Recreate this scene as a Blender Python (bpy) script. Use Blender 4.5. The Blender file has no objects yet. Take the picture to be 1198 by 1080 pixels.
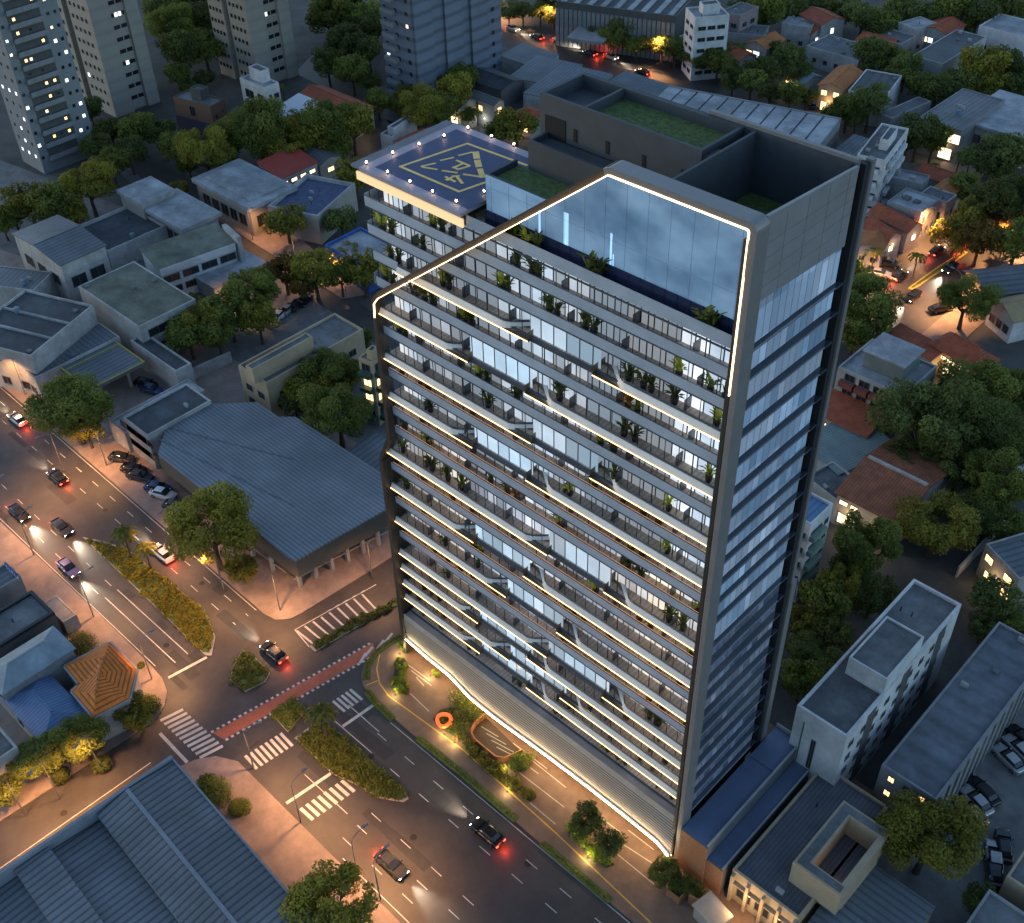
import bpy, math, random
from mathutils import Vector, Matrix
random.seed(7)
S = bpy.context.scene
COL = S.collection
# ---------------------------------------------------------------- camera
F_PX, W_PX, H_PX = 1348.2, 1198.0, 1080.0
PITCH, ROLL, YAW = math.radians(40.717), math.radians(-1.866), math.radians(45.335)
CAM = Vector((36.33, -61.85, 119.53))
_h = Vector((-math.cos(YAW), math.sin(YAW), 0)); _r = Vector((math.sin(YAW), math.cos(YAW), 0)); _z = Vector((0, 0, 1))
FWD = _h*math.cos(PITCH) - _z*math.sin(PITCH)
_u = _h*math.sin(PITCH) + _z*math.cos(PITCH)
RGT = _r*math.cos(ROLL) + _u*math.sin(ROLL)
UPV = -_r*math.sin(ROLL) + _u*math.cos(ROLL)
cd = bpy.data.cameras.new('camera'); cam = bpy.data.objects.new('camera', cd); COL.objects.link(cam)
cam.matrix_world = Matrix(((RGT.x, UPV.x, -FWD.x, CAM.x), (RGT.y, UPV.y, -FWD.y, CAM.y), (RGT.z, UPV.z, -FWD.z, CAM.z), (0, 0, 0, 1)))
cd.sensor_width = 36.0; cd.lens = F_PX/W_PX*36.0; cd.clip_start = 1.0; cd.clip_end = 4000.0
S.camera = cam
# ---------------------------------------------------------------- sky, sun, exposure (dusk, overcast blue hour)
world = bpy.data.worlds.new('World'); S.world = world; world.use_nodes = True
SUN_EL, SUN_ROT = math.radians(6.0), math.radians(250)
nt = world.node_tree; bg = nt.nodes['Background']
sky = nt.nodes.new('ShaderNodeTexSky'); sky.sky_type = 'NISHITA'; sky.sun_disc = False
sky.sun_elevation = SUN_EL; sky.sun_rotation = SUN_ROT; sky.air_density = 1.0; sky.dust_density = 0.4; sky.ozone_density = 3.0
hs_ = nt.nodes.new('ShaderNodeHueSaturation'); hs_.inputs['Saturation'].default_value = 0.84; nt.links.new(sky.outputs['Color'], hs_.inputs['Color']); nt.links.new(hs_.outputs['Color'], bg.inputs['Color']); bg.inputs['Strength'].default_value = 0.15
sd = bpy.data.lights.new('sun', 'SUN'); sd.energy = 0.10; sd.angle = math.radians(25); sd.color = (1.0, 0.93, 0.85)
sun = bpy.data.objects.new('sun', sd); COL.objects.link(sun)
sun.rotation_euler = Vector((-math.sin(SUN_ROT)*math.cos(SUN_EL), -math.cos(SUN_ROT)*math.cos(SUN_EL), -math.sin(SUN_EL))).to_track_quat('-Z', 'Y').to_euler()
vs = S.view_settings; vs.view_transform = 'Standard'; vs.look = 'None'; vs.gamma = 1.0; vs.exposure = 1.62
S.cycles.use_denoising = True
S.cycles.max_bounces = 5; S.cycles.diffuse_bounces = 2; S.cycles.glossy_bounces = 2; S.cycles.transmission_bounces = 3; S.cycles.transparent_max_bounces = 6
S.cycles.sample_clamp_indirect = 4.0; S.cycles.sample_clamp_direct = 30.0; S.cycles.caustics_reflective = False; S.cycles.caustics_refractive = False

def ray(px, py): return FWD*F_PX + RGT*(px-599) - UPV*(py-540)
def G(px, py, z=0.0):
    d = ray(px, py); return CAM + d*((z-CAM.z)/d.z)
def PY(px, py, y=0.0):
    d = ray(px, py); return CAM + d*((y-CAM.y)/d.y)
def PX(px, py, x=0.0):
    d = ray(px, py); return CAM + d*((x-CAM.x)/d.x)
def depth(p): return (Vector(p)-CAM).dot(FWD)
# ---------------------------------------------------------------- materials
MATS = {}
def mat(name, base, rough=0.7, metal=0.0, var=0.18, scale=0.6, bands=None, bump=0.0, spec=0.4, stain=0.0, rnd=0.0):
    """principled with soft noise variation; bands=(axis, period, darkening, bump) for sheets, tiles and slats"""
    if name in MATS: return MATS[name]
    m = bpy.data.materials.new(name); m.use_nodes = True; t = m.node_tree; N = t.nodes; L = t.links
    b = N['Principled BSDF']; b.inputs['Roughness'].default_value = rough; b.inputs['Metallic'].default_value = metal
    b.inputs['Specular IOR Level'].default_value = spec
    tc = N.new('ShaderNodeTexCoord')
    n1 = N.new('ShaderNodeTexNoise'); n1.inputs['Scale'].default_value = scale; n1.inputs['Detail'].default_value = 6; n1.inputs['Roughness'].default_value = 0.65
    L.new(tc.outputs['Object'], n1.inputs['Vector'])
    mr = N.new('ShaderNodeMapRange'); mr.inputs['From Min'].default_value = 0.3; mr.inputs['From Max'].default_value = 0.7
    mr.inputs['To Min'].default_value = 1-var; mr.inputs['To Max'].default_value = 1+var
    L.new(n1.outputs['Fac'], mr.inputs['Value'])
    fac = mr.outputs['Result']
    def mul(a, bb):
        q = N.new('ShaderNodeMath'); q.operation = 'MULTIPLY'; L.new(a, q.inputs[0])
        if isinstance(bb, float): q.inputs[1].default_value = bb
        else: L.new(bb, q.inputs[1])
        return q.outputs[0]
    if stain > 0:
        n2 = N.new('ShaderNodeTexNoise'); n2.inputs['Scale'].default_value = scale*0.22; n2.inputs['Detail'].default_value = 8; n2.inputs['Roughness'].default_value = 0.75
        L.new(tc.outputs['Object'], n2.inputs['Vector'])
        m2 = N.new('ShaderNodeMapRange'); m2.inputs['From Min'].default_value = 0.42; m2.inputs['From Max'].default_value = 0.62
        m2.inputs['To Min'].default_value = 1-stain; m2.inputs['To Max'].default_value = 1.0; L.new(n2.outputs['Fac'], m2.inputs['Value'])
        fac = mul(fac, m2.outputs['Result'])
    hgt = None
    if bands:
        ax, per, dark, bb = bands
        sp = N.new('ShaderNodeSeparateXYZ'); L.new(tc.outputs['Object'], sp.inputs[0])
        dv = N.new('ShaderNodeMath'); dv.operation = 'DIVIDE'; dv.inputs[1].default_value = per; L.new(sp.outputs[ax], dv.inputs[0])
        fr = N.new('ShaderNodeMath'); fr.operation = 'FRACT'; L.new(dv.outputs[0], fr.inputs[0])
        pp = N.new('ShaderNodeMath'); pp.operation = 'PINGPONG'; pp.inputs[1].default_value = 0.5; L.new(fr.outputs[0], pp.inputs[0])
        m3 = N.new('ShaderNodeMapRange'); m3.interpolation_type = 'SMOOTHSTEP'; m3.inputs['From Min'].default_value = 0.05; m3.inputs['From Max'].default_value = 0.28
        m3.inputs['To Min'].default_value = 1-dark; m3.inputs['To Max'].default_value = 1.0; L.new(pp.outputs[0], m3.inputs['Value'])
        fac = mul(fac, m3.outputs['Result']); hgt = m3.outputs['Result']
        if bb > 0:
            bu = N.new('ShaderNodeBump'); bu.inputs['Strength'].default_value = bb; bu.inputs['Distance'].default_value = 0.06
            L.new(hgt, bu.inputs['Height']); L.new(bu.outputs['Normal'], b.inputs['Normal'])
    elif bump > 0:
        n3 = N.new('ShaderNodeTexNoise'); n3.inputs['Scale'].default_value = 6.0; n3.inputs['Detail'].default_value = 4
        L.new(tc.outputs['Object'], n3.inputs['Vector'])
        bu = N.new('ShaderNodeBump'); bu.inputs['Strength'].default_value = bump; bu.inputs['Distance'].default_value = 0.05
        L.new(n3.outputs['Fac'], bu.inputs['Height']); L.new(bu.outputs['Normal'], b.inputs['Normal'])
    if rnd > 0:
        oi = N.new('ShaderNodeObjectInfo'); m4 = N.new('ShaderNodeMapRange'); m4.inputs['To Min'].default_value = 1-rnd; m4.inputs['To Max'].default_value = 1+rnd
        L.new(oi.outputs['Random'], m4.inputs['Value']); fac = mul(fac, m4.outputs['Result'])
    cm = N.new('ShaderNodeVectorMath'); cm.operation = 'SCALE'; cm.inputs[0].default_value = base[:3]; L.new(fac, cm.inputs['Scale'])
    L.new(cm.outputs[0], b.inputs['Base Color'])
    MATS[name] = m; return m
def emit(name, col, strength):
    if name in MATS: return MATS[name]
    m = bpy.data.materials.new(name); m.use_nodes = True; b = m.node_tree.nodes['Principled BSDF']
    b.inputs['Base Color'].default_value = (*[min(.6, c*.6) for c in col], 1); b.inputs['Emission Color'].default_value = (*col, 1); b.inputs['Emission Strength'].default_value = strength
    MATS[name] = m; return m
def lit_glass(name, ax, pw, ph, col_a, col_b, lo, hi, base=(.03, .04, .055), power=2.0, dark_frac=0.0, groupw=None, mull=0.05, rough=0.12):
    """glazing whose panes (pw wide along object axis ax, ph tall) glow to different degrees, from lit rooms and, on the side, painted sky reflection, with dark mullions"""
    if name in MATS: return MATS[name]
    m = bpy.data.materials.new(name); m.use_nodes = True; t = m.node_tree; N = t.nodes; L = t.links; b = N['Principled BSDF']
    tc = N.new('ShaderNodeTexCoord'); sp = N.new('ShaderNodeSeparateXYZ'); L.new(tc.outputs['Object'], sp.inputs[0])
    def M(op, a, v=None):
        q = N.new('ShaderNodeMath'); q.operation = op
        if isinstance(a, (int, float)): q.inputs[0].default_value = a
        else: L.new(a, q.inputs[0])
        if v is not None:
            if isinstance(v, (int, float)): q.inputs[1].default_value = v
            else: L.new(v, q.inputs[1])
        return q.outputs[0]
    def cell(w, seed, hh=ph):
        cb = N.new('ShaderNodeCombineXYZ'); L.new(M('FLOOR', M('DIVIDE', sp.outputs[ax], w)), cb.inputs[0]); L.new(M('FLOOR', M('DIVIDE', sp.outputs[2], hh)), cb.inputs[1]); cb.inputs[2].default_value = seed
        wn = N.new('ShaderNodeTexWhiteNoise'); L.new(cb.outputs[0], wn.inputs['Vector']); return wn.outputs['Value']
    v = M('POWER', cell(pw, 1.5), power)
    g = cell(groupw or pw*5, 4.5)
    v = M('MULTIPLY', v, 0.5); v = M('ADD', v, M('MULTIPLY', M('POWER', g, power), 0.5))
    if dark_frac > 0: v = M('MULTIPLY', v, M('GREATER_THAN', cell(groupw or pw*5, 9.5), dark_frac))
    ns = N.new('ShaderNodeTexNoise'); ns.inputs['Scale'].default_value = 0.5; ns.inputs['Detail'].default_value = 4; L.new(tc.outputs['Object'], ns.inputs['Vector'])
    v = M('MULTIPLY', v, M('ADD', M('MULTIPLY', ns.outputs['Fac'], 1.2), 0.4))
    fr = M('FRACT', M('DIVIDE', sp.outputs[ax], pw)); mk = M('GREATER_THAN', M('PINGPONG', fr, 0.5), mull)
    st = M('MULTIPLY', M('ADD', M('MULTIPLY', v, hi-lo), lo), mk)
    mx = N.new('ShaderNodeMix'); mx.data_type = 'RGBA'; L.new(cell(pw*3, 7.5), mx.inputs[0]); mx.inputs[6].default_value = (*col_a, 1); mx.inputs[7].default_value = (*col_b, 1)
    L.new(mx.outputs[2], b.inputs['Emission Color']); L.new(st, b.inputs['Emission Strength'])
    b.inputs['Base Color'].default_value = (*base, 1); b.inputs['Roughness'].default_value = rough
    MATS[name] = m; return m
# ---------------------------------------------------------------- mesh helpers
class MB:
    def __init__(s): s.v = []; s.f = []; s.m = []; s.mi = 0
    def quad(s, *pts):
        i = len(s.v); s.v += [tuple(p) for p in pts]; s.f.append(tuple(range(i, i+len(pts)))); s.m.append(s.mi); return s
    def box(s, x0, x1, y0, y1, z0, z1):
        i = len(s.v); s.v += [(x0, y0, z0), (x1, y0, z0), (x1, y1, z0), (x0, y1, z0), (x0, y0, z1), (x1, y0, z1), (x1, y1, z1), (x0, y1, z1)]
        for q in ((0, 3, 2, 1), (4, 5, 6, 7), (0, 1, 5, 4), (1, 2, 6, 5), (2, 3, 7, 6), (3, 0, 4, 7)): s.f.append(tuple(i+k for k in q)); s.m.append(s.mi)
        return s
    def prism(s, poly, z0, z1, top=True, bottom=False):
        n = len(poly); ar = sum(poly[k][0]*poly[(k+1) % n][1]-poly[(k+1) % n][0]*poly[k][1] for k in range(n))
        if ar < 0: poly = poly[::-1]
        i = len(s.v); s.v += [(p[0], p[1], z0) for p in poly]+[(p[0], p[1], z1) for p in poly]
        for k in range(n): s.f.append((i+k, i+(k+1) % n, i+n+(k+1) % n, i+n+k)); s.m.append(s.mi)
        if top: s.f.append(tuple(i+n+k for k in range(n))); s.m.append(s.mi)
        if bottom: s.f.append(tuple(i+n-1-k for k in range(n))); s.m.append(s.mi)
        return s
    def bar(s, p, q, w, h=None, up=(0, 0, 1)):
        p, q = Vector(p), Vector(q); h = h or w; d = (q-p)
        if d.length < 1e-6: return s
        d.normalize(); a = d.cross(Vector(up))
        if a.length < 1e-4: a = d.cross(Vector((1, 0, 0)))
        a.normalize(); c = a.cross(d); i = len(s.v)
        for o in (p, q):
            for sa, sc in ((-1, -1), (1, -1), (1, 1), (-1, 1)): s.v.append(tuple(o+a*sa*w/2+c*sc*h/2))
        for k in range(4): s.f.append((i+k, i+(k+1) % 4, i+4+(k+1) % 4, i+4+k)); s.m.append(s.mi)
        s.f += [(i+3, i+2, i+1, i), (i+4, i+5, i+6, i+7)]; s.m += [s.mi, s.mi]; return s
    def tube(s, pts, rad, n=6, cap=True):
        pts = [Vector(p) for p in pts]
        if not isinstance(rad, (list, tuple)): rad = [rad]*len(pts)
        i0 = len(s.v)
        for k, p in enumerate(pts):
            d = (pts[min(k+1, len(pts)-1)]-pts[max(k-1, 0)]).normalized(); a = d.cross(Vector((0, 0, 1)))
            if a.length < 1e-3: a = Vector((1, 0, 0))
            a.normalize(); c = a.cross(d)
            for j in range(n):
                t = 2*math.pi*j/n; s.v.append(tuple(p+(a*math.cos(t)+c*math.sin(t))*rad[k]))
        for k in range(len(pts)-1):
            for j in range(n):
                A = i0+k*n+j; B = i0+k*n+(j+1) % n; s.f.append((A, B, B+n, A+n)); s.m.append(s.mi)
        if cap:
            s.f.append(tuple(i0+n-1-j for j in range(n))); s.m.append(s.mi); e = i0+(len(pts)-1)*n
            s.f.append(tuple(e+j for j in range(n))); s.m.append(s.mi)
        return s
    def mesh(s, name, mats):
        me = bpy.data.meshes.new(name); me.from_pydata(s.v, [], s.f)
        for m in (mats if isinstance(mats, (list, tuple)) else [mats]): me.materials.append(m)
        if any(s.m): me.polygons.foreach_set('material_index', s.m)
        me.update(); return me
    def obj(s, name, mats, parent=None, smooth=False):
        me = s.mesh(name, mats)
        if smooth: me.polygons.foreach_set('use_smooth', [True]*len(me.polygons))
        o = bpy.data.objects.new(name, me); COL.objects.link(o)
        if parent: o.parent = parent
        return o
def tag(o, label, cat, group=None, kind=None):
    o['label'] = label; o['category'] = cat
    if group: o['group'] = group
    if kind: o['kind'] = kind
    return o
def thing(name, label, cat, loc=(0, 0, 0), rz=0.0, group=None):
    o = bpy.data.objects.new(name, None); o.empty_display_size = 0.5; COL.objects.link(o); o.location = loc; o.rotation_euler = (0, 0, rz)
    return tag(o, label, cat, group)
def link_copy(o, parent=None):
    c = o.copy(); COL.objects.link(c); c.parent = parent; return c
def copy_tree(o, parent=None):
    c = link_copy(o, parent)
    for ch in list(o.children): copy_tree(ch, c)
    return c
def inst(name, me, parent=None, loc=(0, 0, 0), rz=0.0, sc=None):
    o = bpy.data.objects.new(name, me); COL.objects.link(o); o.location = loc; o.rotation_euler = (0, 0, rz)
    if sc: o.scale = sc if isinstance(sc, tuple) else (sc, sc, sc)
    if parent: o.parent = parent
    return o
def structure(name, mb, mats):
    o = mb.obj(name, mats); o['kind'] = 'structure'; return o
def gp(*pts): return [tuple(G(*p)[:2]) for p in pts]
def inpoly(x, y, P):
    c = False; j = len(P)-1
    for i in range(len(P)):
        if (P[i][1] > y) != (P[j][1] > y) and x < (P[j][0]-P[i][0])*(y-P[i][1])/(P[j][1]-P[i][1])+P[i][0]: c = not c
        j = i
    return c
# ---------------------------------------------------------------- common materials
m_ground = mat('ground_mix', (.10, .10, .092), .9, var=.4, scale=.08, stain=.4)
m_asph = mat('asphalt', (.058, .052, .05), .6, var=.25, scale=.25, stain=.3, spec=.5)
m_asph2 = mat('asphalt_worn', (.062, .056, .054), .55, var=.25, scale=.3, stain=.25)
m_pave = mat('paving_pinkish', (.27, .21, .18), .75, var=.2, scale=.5, stain=.25)
m_pave2 = mat('paving_grey', (.17, .17, .17), .8, var=.25, scale=.4, stain=.35)
m_redpave = mat('paving_redbrown', (.2, .125, .085), .6, var=.2, scale=.6, stain=.2)
m_kerb = mat('kerb_concrete', (.3, .29, .28), .8)
m_white = mat('road_paint_white', (.55, .55, .53), .6, var=.15, scale=1.5, stain=.25)
m_yel = mat('road_paint_yellow', (.65, .36, .05), .6)
m_bike = mat('cycle_red', (.32, .1, .055), .6, var=.2)
m_grass = mat('grass_blades', (.06, .1, .025), .8, var=.4, scale=1.5)
m_soil = mat('planting_soil', (.05, .06, .025), .9, var=.4, scale=1.0)
m_conc = mat('concrete', (.33, .33, .32), .75, var=.15, stain=.2)
m_concd = mat('concrete_dark', (.14, .15, .16), .7, var=.15, stain=.2)
m_metal = mat('metal_dark', (.05, .05, .055), .4, .6)
m_glassd = mat('glass_dark', (.02, .025, .03), .08, 0, var=.1, spec=.6)
m_warm = emit('lit_warm', (1.0, .60, .24), 1.1)
m_warmw = emit('lit_warm_white', (1.0, .76, .44), .95)
m_cool = emit('lit_cool', (.9, .95, 1.0), .75)
# ---------------------------------------------------------------- ground, roads, pavements
structure('ground', MB().quad((-1500, -700, 0), (900, -700, 0), (900, 1500, 0), (-1500, 1500, 0)), m_ground)
structure('avenue_road', MB().quad((-260, -26.4, .004), (60, -27.6, .004), (60, -8.6, .004), (-260, -5.0, .004)), m_asph)
structure('cross_street_road', MB().quad((-62.5, -75, .008), (-49.5, -75, .008), (-46.2, 60, .008), (-60.6, 60, .008)), m_asph2)
structure('side_avenue_road', MB().quad((-52, 92, .004), (-30.5, 92, .004), (-30.5, 300, .004), (-47.5, 300, .004)), m_asph)
structure('highway_road', MB().quad(*[(*G(*p)[:2], .004) for p in ((470, 10), (470, 35), (830, 118), (860, 92))]), m_asph)
structure('back_street_road', MB().quad(*[(*G(*p)[:2], .004) for p in ((100, 120), (142, 188), (470, 455), (520, 420), (300, 275), (190, 160))]), m_asph2)
structure('lane_road', MB().quad(*[(*G(*p)[:2], .008) for p in ((370, 60), (345, 85), (610, 225), (640, 205))]), m_asph2)
structure('garden_lane_road', MB().quad(*[(*G(*p)[:2], .008) for p in ((390, 200), (420, 212), (490, 150), (450, 140))]), m_asph2)
def slab(name, poly, m, h=.12):
    return structure(name, MB().prism(poly, 0, h), m)
slab('southwest_pavement', [(-260, -60), (-260, -26.0), (-81, -25.2), (-68.5, -25.4), (-65.5, -25.6), (-63.2, -26.4), (-61.4, -28), (-60.4, -30.5), (-61.6, -51.5), (-63, -80), (-140, -80)], m_pave)
slab('north_pavement', [(-260, -3), (-260, -5.3), (-142, -8.0), (-64.5, -9.6), (-62.5, -9.2), (-61.2, -7.8), (-60.8, -6), (-59.6, 9.8), (-58.6, 22), (-95, 24), (-150, 24)], m_pave)
slab('north_yard_pavement', [(-260, -2.95), (-150, 24.05), (-95, 24.05), (-58.5, 22.05), (-56.6, 43), (-150, 47), (-260, 30)], m_pave2, .10)
slab('southeast_pavement', [(-54.6, -80), (-52.6, -33), (-51.6, -30), (-50.2, -28), (-47.5, -26.6), (-29.1, -26.9), (60, -27.9), (60, -80)], m_pave)
tl = [(-45.0, -8.5), (-46.4, -7.6), (-47.6, -6), (-48.1, -3.8), (-47.6, -1), (-46.6, 2.4), (-45.2, 22), (12, 22), (14, -9.9), (-1.9, -9.9), (-16.3, -9.6), (-37.7, -9.3), (-43.5, -8.9)]
slab('tower_pavement', tl, m_redpave)
slab('east_yard_pavement', [(14.05, -9.9), (12.05, 22.05), (12.05, 95), (70, 95), (70, -9.9)], m_pave2, .10)
slab('side_avenue_pavement', [(-60, 92), (-52, 92), (-47.6, 300), (-60, 300)], m_pave)
slab('side_avenue_east_pavement', [(-30.5, 92), (-24, 92), (-24, 300), (-30.5, 300)], m_pave)
slab('back_street_pavement', gp((200, 240), (142, 188), (132, 195), (270, 320), (300, 330)), m_pave2)
slab('back_street_north_pavement', gp((245, 225), (330, 262), (430, 345), (400, 350), (355, 322), (240, 248)), m_pave)
# painted markings lie 4 mm above the asphalt
mk = MB()
def stripe(a, b, w, z=.016):
    a, b = Vector((a[0], a[1], 0)), Vector((b[0], b[1], 0)); d = (b-a).normalized(); n = Vector((-d.y, d.x, 0))*w/2; z += len(mk.f)*.00002
    mk.quad((*(a-n)[:2], z), (*(b-n)[:2], z), (*(b+n)[:2], z), (*(a+n)[:2], z))
def pstripe(p, q, w, z=.016): stripe(G(*p), G(*q), w, z)
def zebra(c0, c1, c2, n, duty=.52):
    """c0->c1 runs along the row of bars, c1->c2 along one bar"""
    a, b, c = G(*c0), G(*c1), G(*c2); e = c-b; bw = (b-a).length/n*duty
    for k in range(n):
        p = a+(b-a)*((k+.5)/n); stripe(p, p+e, bw)
zebra((212, 828), (263, 875), (236, 889), 11)
zebra((284, 886), (331, 856), (345, 871), 8)
zebra((348, 948), (403, 911), (418, 924), 8)
zebra((387, 822), (412, 805), (426, 817), 5)
for p, q in (((197, 793), (242, 769)), ((187, 858), (219, 892)), ((335, 940), (387, 905)), ((401, 850), (437, 825))): pstripe(p, q, .42)
def dashes(y, x0, x1, on=1.7, off=3.4, w=.10, slope=0.0):
    x = x0
    while x < x1: stripe((x, y+(x-x0)*slope), (min(x+on, x1), y+(x+on-x0)*slope), w); x += on+off
for y, s in ((-11.4, -.012), (-13.9, -.010)): dashes(y+2.2, -240, -66, slope=s)
for y in (-20.9, -23.0): dashes(y+.6, -240, -84, slope=-.005)
stripe((-84, -20.9), (-66.5, -20.9), .12); stripe((-84, -22.9), (-66.5, -22.9), .12); stripe((-240, -24.7), (-68, -25.05), .1)
stripe((-240, -6.4), (-66, -9.9), .1)
for y in (-12.2, -14.6): dashes(y, -38, 55, slope=-.002)
for y in (-20.2, -22.4, -24.6): dashes(y, -30, 55)
stripe((-44, -17.6), (-30.5, -17.6), .1); stripe((-40, -22.2), (-32, -22.2), .1); stripe((-44, -14.6), (-38, -14.6), .12); stripe((-44, -11.8), (-38, -11.9), .12)
stripe((-38, -10.0), (55, -10.4), .1); stripe((-28, -26.3), (55, -27), .1)
# hatched painted triangle beside the green strip on the cross street
hA, hB, hC = G(345, 737), G(430, 690), G(372, 764)
for k in range(9):
    t = k/9; a = G(347+86*t, 738-48*t); b = G(366+88*t, 753-40*t); stripe(a, b, .28)
pstripe((345, 737), (362, 757), .15); pstripe((345, 737), (440, 684), .12)
for t in range(5): pstripe((382+t*10, 716-t*5.6), (387+t*10, 713-t*5.6), .12)
for t in range(5): a = G(437-t*3.4, 770+t*-1); 
for (p, q) in (((421, 776), (428, 764)), ((427, 768), (436, 757)), ((441, 760), (449, 749)), ((450, 752), (459, 741))): pstripe(p, q, .35)
for x0, x1, y0, y1 in ((-60.2, -52.6, -75, -33),): stripe((-56.5, -75), (-55.4, -34), .12)
# dotted white squares beside the cycle lane
for side in ((247, 857, 436, 751), (264, 866, 441, 765)):
    a, b = G(side[0], side[1]), G(side[2], side[3]); L_ = (b-a).length; n = int(L_/.75)
    for k in range(n): p = a+(b-a)*(k/n); q = p+(b-a).normalized()*.36; stripe(p, q, .34, .020)
structure('road_markings', mk, m_white)
pa = MB(); rp_ = random.Random(11)
for k in range(34):
    x, y = rp_.uniform(-150, 30), rp_.choice((-11, -13.5, -15.5, -20.5, -22.5, -24.5, -17.5))
    if -62 < x < -46: y = rp_.uniform(-25, -10)
    if -97 < x < -62 and -19.8 < y < -16: continue
    L_, w_ = rp_.uniform(1.5, 7), rp_.uniform(.8, 1.8); pa.quad((x, y-w_/2, .0062+k*.00003), (x+L_, y-w_/2, .0062+k*.00003), (x+L_, y+w_/2, .0062+k*.00003), (x, y+w_/2, .0062+k*.00003))
structure('road_patches', pa, mat('asphalt_patch', (.036, .036, .038), .7, var=.2))
pa = MB()
for x, y in ((-100, -13), (-76, -12), (-70, -22), (-58, -20), (-51, -13), (-36, -15), (-24, -19), (-12, -12.5), (0, -22), (-57, -45), (-120, -21)): pa.prism([(x+.42*math.cos(t_*.5236), y+.42*math.sin(t_*.5236)) for t_ in range(12)], .008, .011)
structure('road_manholes', pa, mat('iron_cover', (.03, .028, .026), .5, .4))
structure('cycle_path', MB().quad(*[(*G(*p)[:2], .012) for p in ((249, 858), (262, 865), (440, 764), (436, 752))]), m_bike)
# yellow tactile line and pale joints on the tower pavement
ty = MB(); mk = MB()
def path(ptlist, w, z):
    for a, b in zip(ptlist[:-1], ptlist[1:]): stripe(a, b, w, z)
path([G(476, 740), G(455, 750), G(445, 763), (G(441, 783)), G(444, 800), G(455, 815), G(543, 879), G(650, 975), G(760, 1079), G(800, 1120)], .16, .128); stripe(G(428, 803), G(442, 797), .16, .128)
structure('tactile_path_marking', mk, m_yel)
mk = MB()
for p, q in (((474, 776), (503, 797)), ((481, 785), (505, 803)), ((487, 793), (496, 803)), ((480, 812), (502, 833)), ((600, 884), (630, 906)), ((608, 905), (660, 945)), ((620, 940), (650, 965)), ((622, 890), (662, 922)), ((728, 988), (770, 1015)), ((722, 1000), (765, 1035)), ((735, 972), (765, 995)), ((600, 870), (640, 900)), ((700, 955), (726, 975)), ((565, 847), (600, 876)), ((560, 857), (592, 882))): pstripe(p, q, .13, .128)
structure('pavement_joints', mk, mat('joint_pale', (.5, .42, .32), .7))
# ---------------------------------------------------------------- the tower
m_frame = mat('frame_metal', (.21, .205, .2), .42, .2, var=.08)
m_framed = mat('frame_dark', (.05, .045, .04), .5, .3)
m_slab = mat('slab_edge_dark', (.06, .075, .095), .5, .2)
m_par = mat('parapet_glass', (.33, .40, .48), .3, .0, var=.15, scale=.35, spec=.7)
m_wpar = mat('parapet_white', (.70, .68, .64), .45, var=.08)
m_brown = mat('bronze_soffit', (.16, .125, .09), .45, .4)
m_deck = mat('balcony_deck', (.46, .36, .28), .6, var=.3, bands=(0, .5, .3, 0))
m_post = mat('mullion_dark', (.03, .032, .038), .4, .4)
m_led = emit('led_warm', (1.0, .57, .22), 1.9)
m_ledw = emit('led_edge', (1.0, .64, .30), 2.2)
m_wall = mat('tower_wall', (.055, .065, .075), .6, var=.12, stain=.15)
m_panel = mat('tower_panel', (.27, .27, .275), .4, .1, var=.12, scale=.3, stain=.12)
g_up = lit_glass('glazing_upper', 0, 1.36, 40, (.66, .82, 1), (.95, .95, .95), .10, .46, power=1.1, groupw=6.8, dark_frac=.08)
g_lo = lit_glass('glazing_lower', 0, 1.36, 40, (.65, .75, .95), (1, .85, .65), .06, .46, power=1.3, groupw=6.8)
g_gap = lit_glass('glazing_void', 0, 1.5, 40, (.55, .78, 1), (.85, .93, 1), .14, .40, power=1.0, groupw=3, mull=.045)
g_side = lit_glass('glazing_side', 1, .95, 2.8, (.22, .42, .70), (.46, .64, .88), .065, .21, base=(.05, .09, .14), power=3.0, groupw=4.75, mull=.03, rough=.08)  # blue glow puts sky reflection into the glass, besides lit rooms
g_sided = lit_glass('glazing_side_dark', 1, .95, 2.8, (.25, .4, .75), (.5, .62, .85), .010, .10, base=(.035, .055, .09), power=4.0, groupw=4.75, mull=.05, rough=.08)  # lower floors: dimmer glow, sky reflection put in the same way
m_spand = mat('spandrel', (.045, .06, .085), .3, .2)
m_cop = emit('copper_line', (1.0, .45, .16), .5)
m_part = mat('partition_glass', (.07, .075, .085), .3)
m_rail = mat('rail_top', (.12, .15, .18), .25, .5)
ZK = [69.3, 66.5, 63.55, 60.75, 57.75, 54.65, 52.0, 49.0, 46.55, 43.85, 41.35, 38.7, 35.2, 32.5, 29.7, 27.2, 24.3, 21.6, 18.85, 16.2, 13.4, 10.7, 7.9]
TOW = thing('apartment_tower', 'tall slab tower with white lit balconies, bright outlined frame and a helipad on its roof', 'tower')
def XL(k): return -43.0 if k < 12 else -44.3
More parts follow.
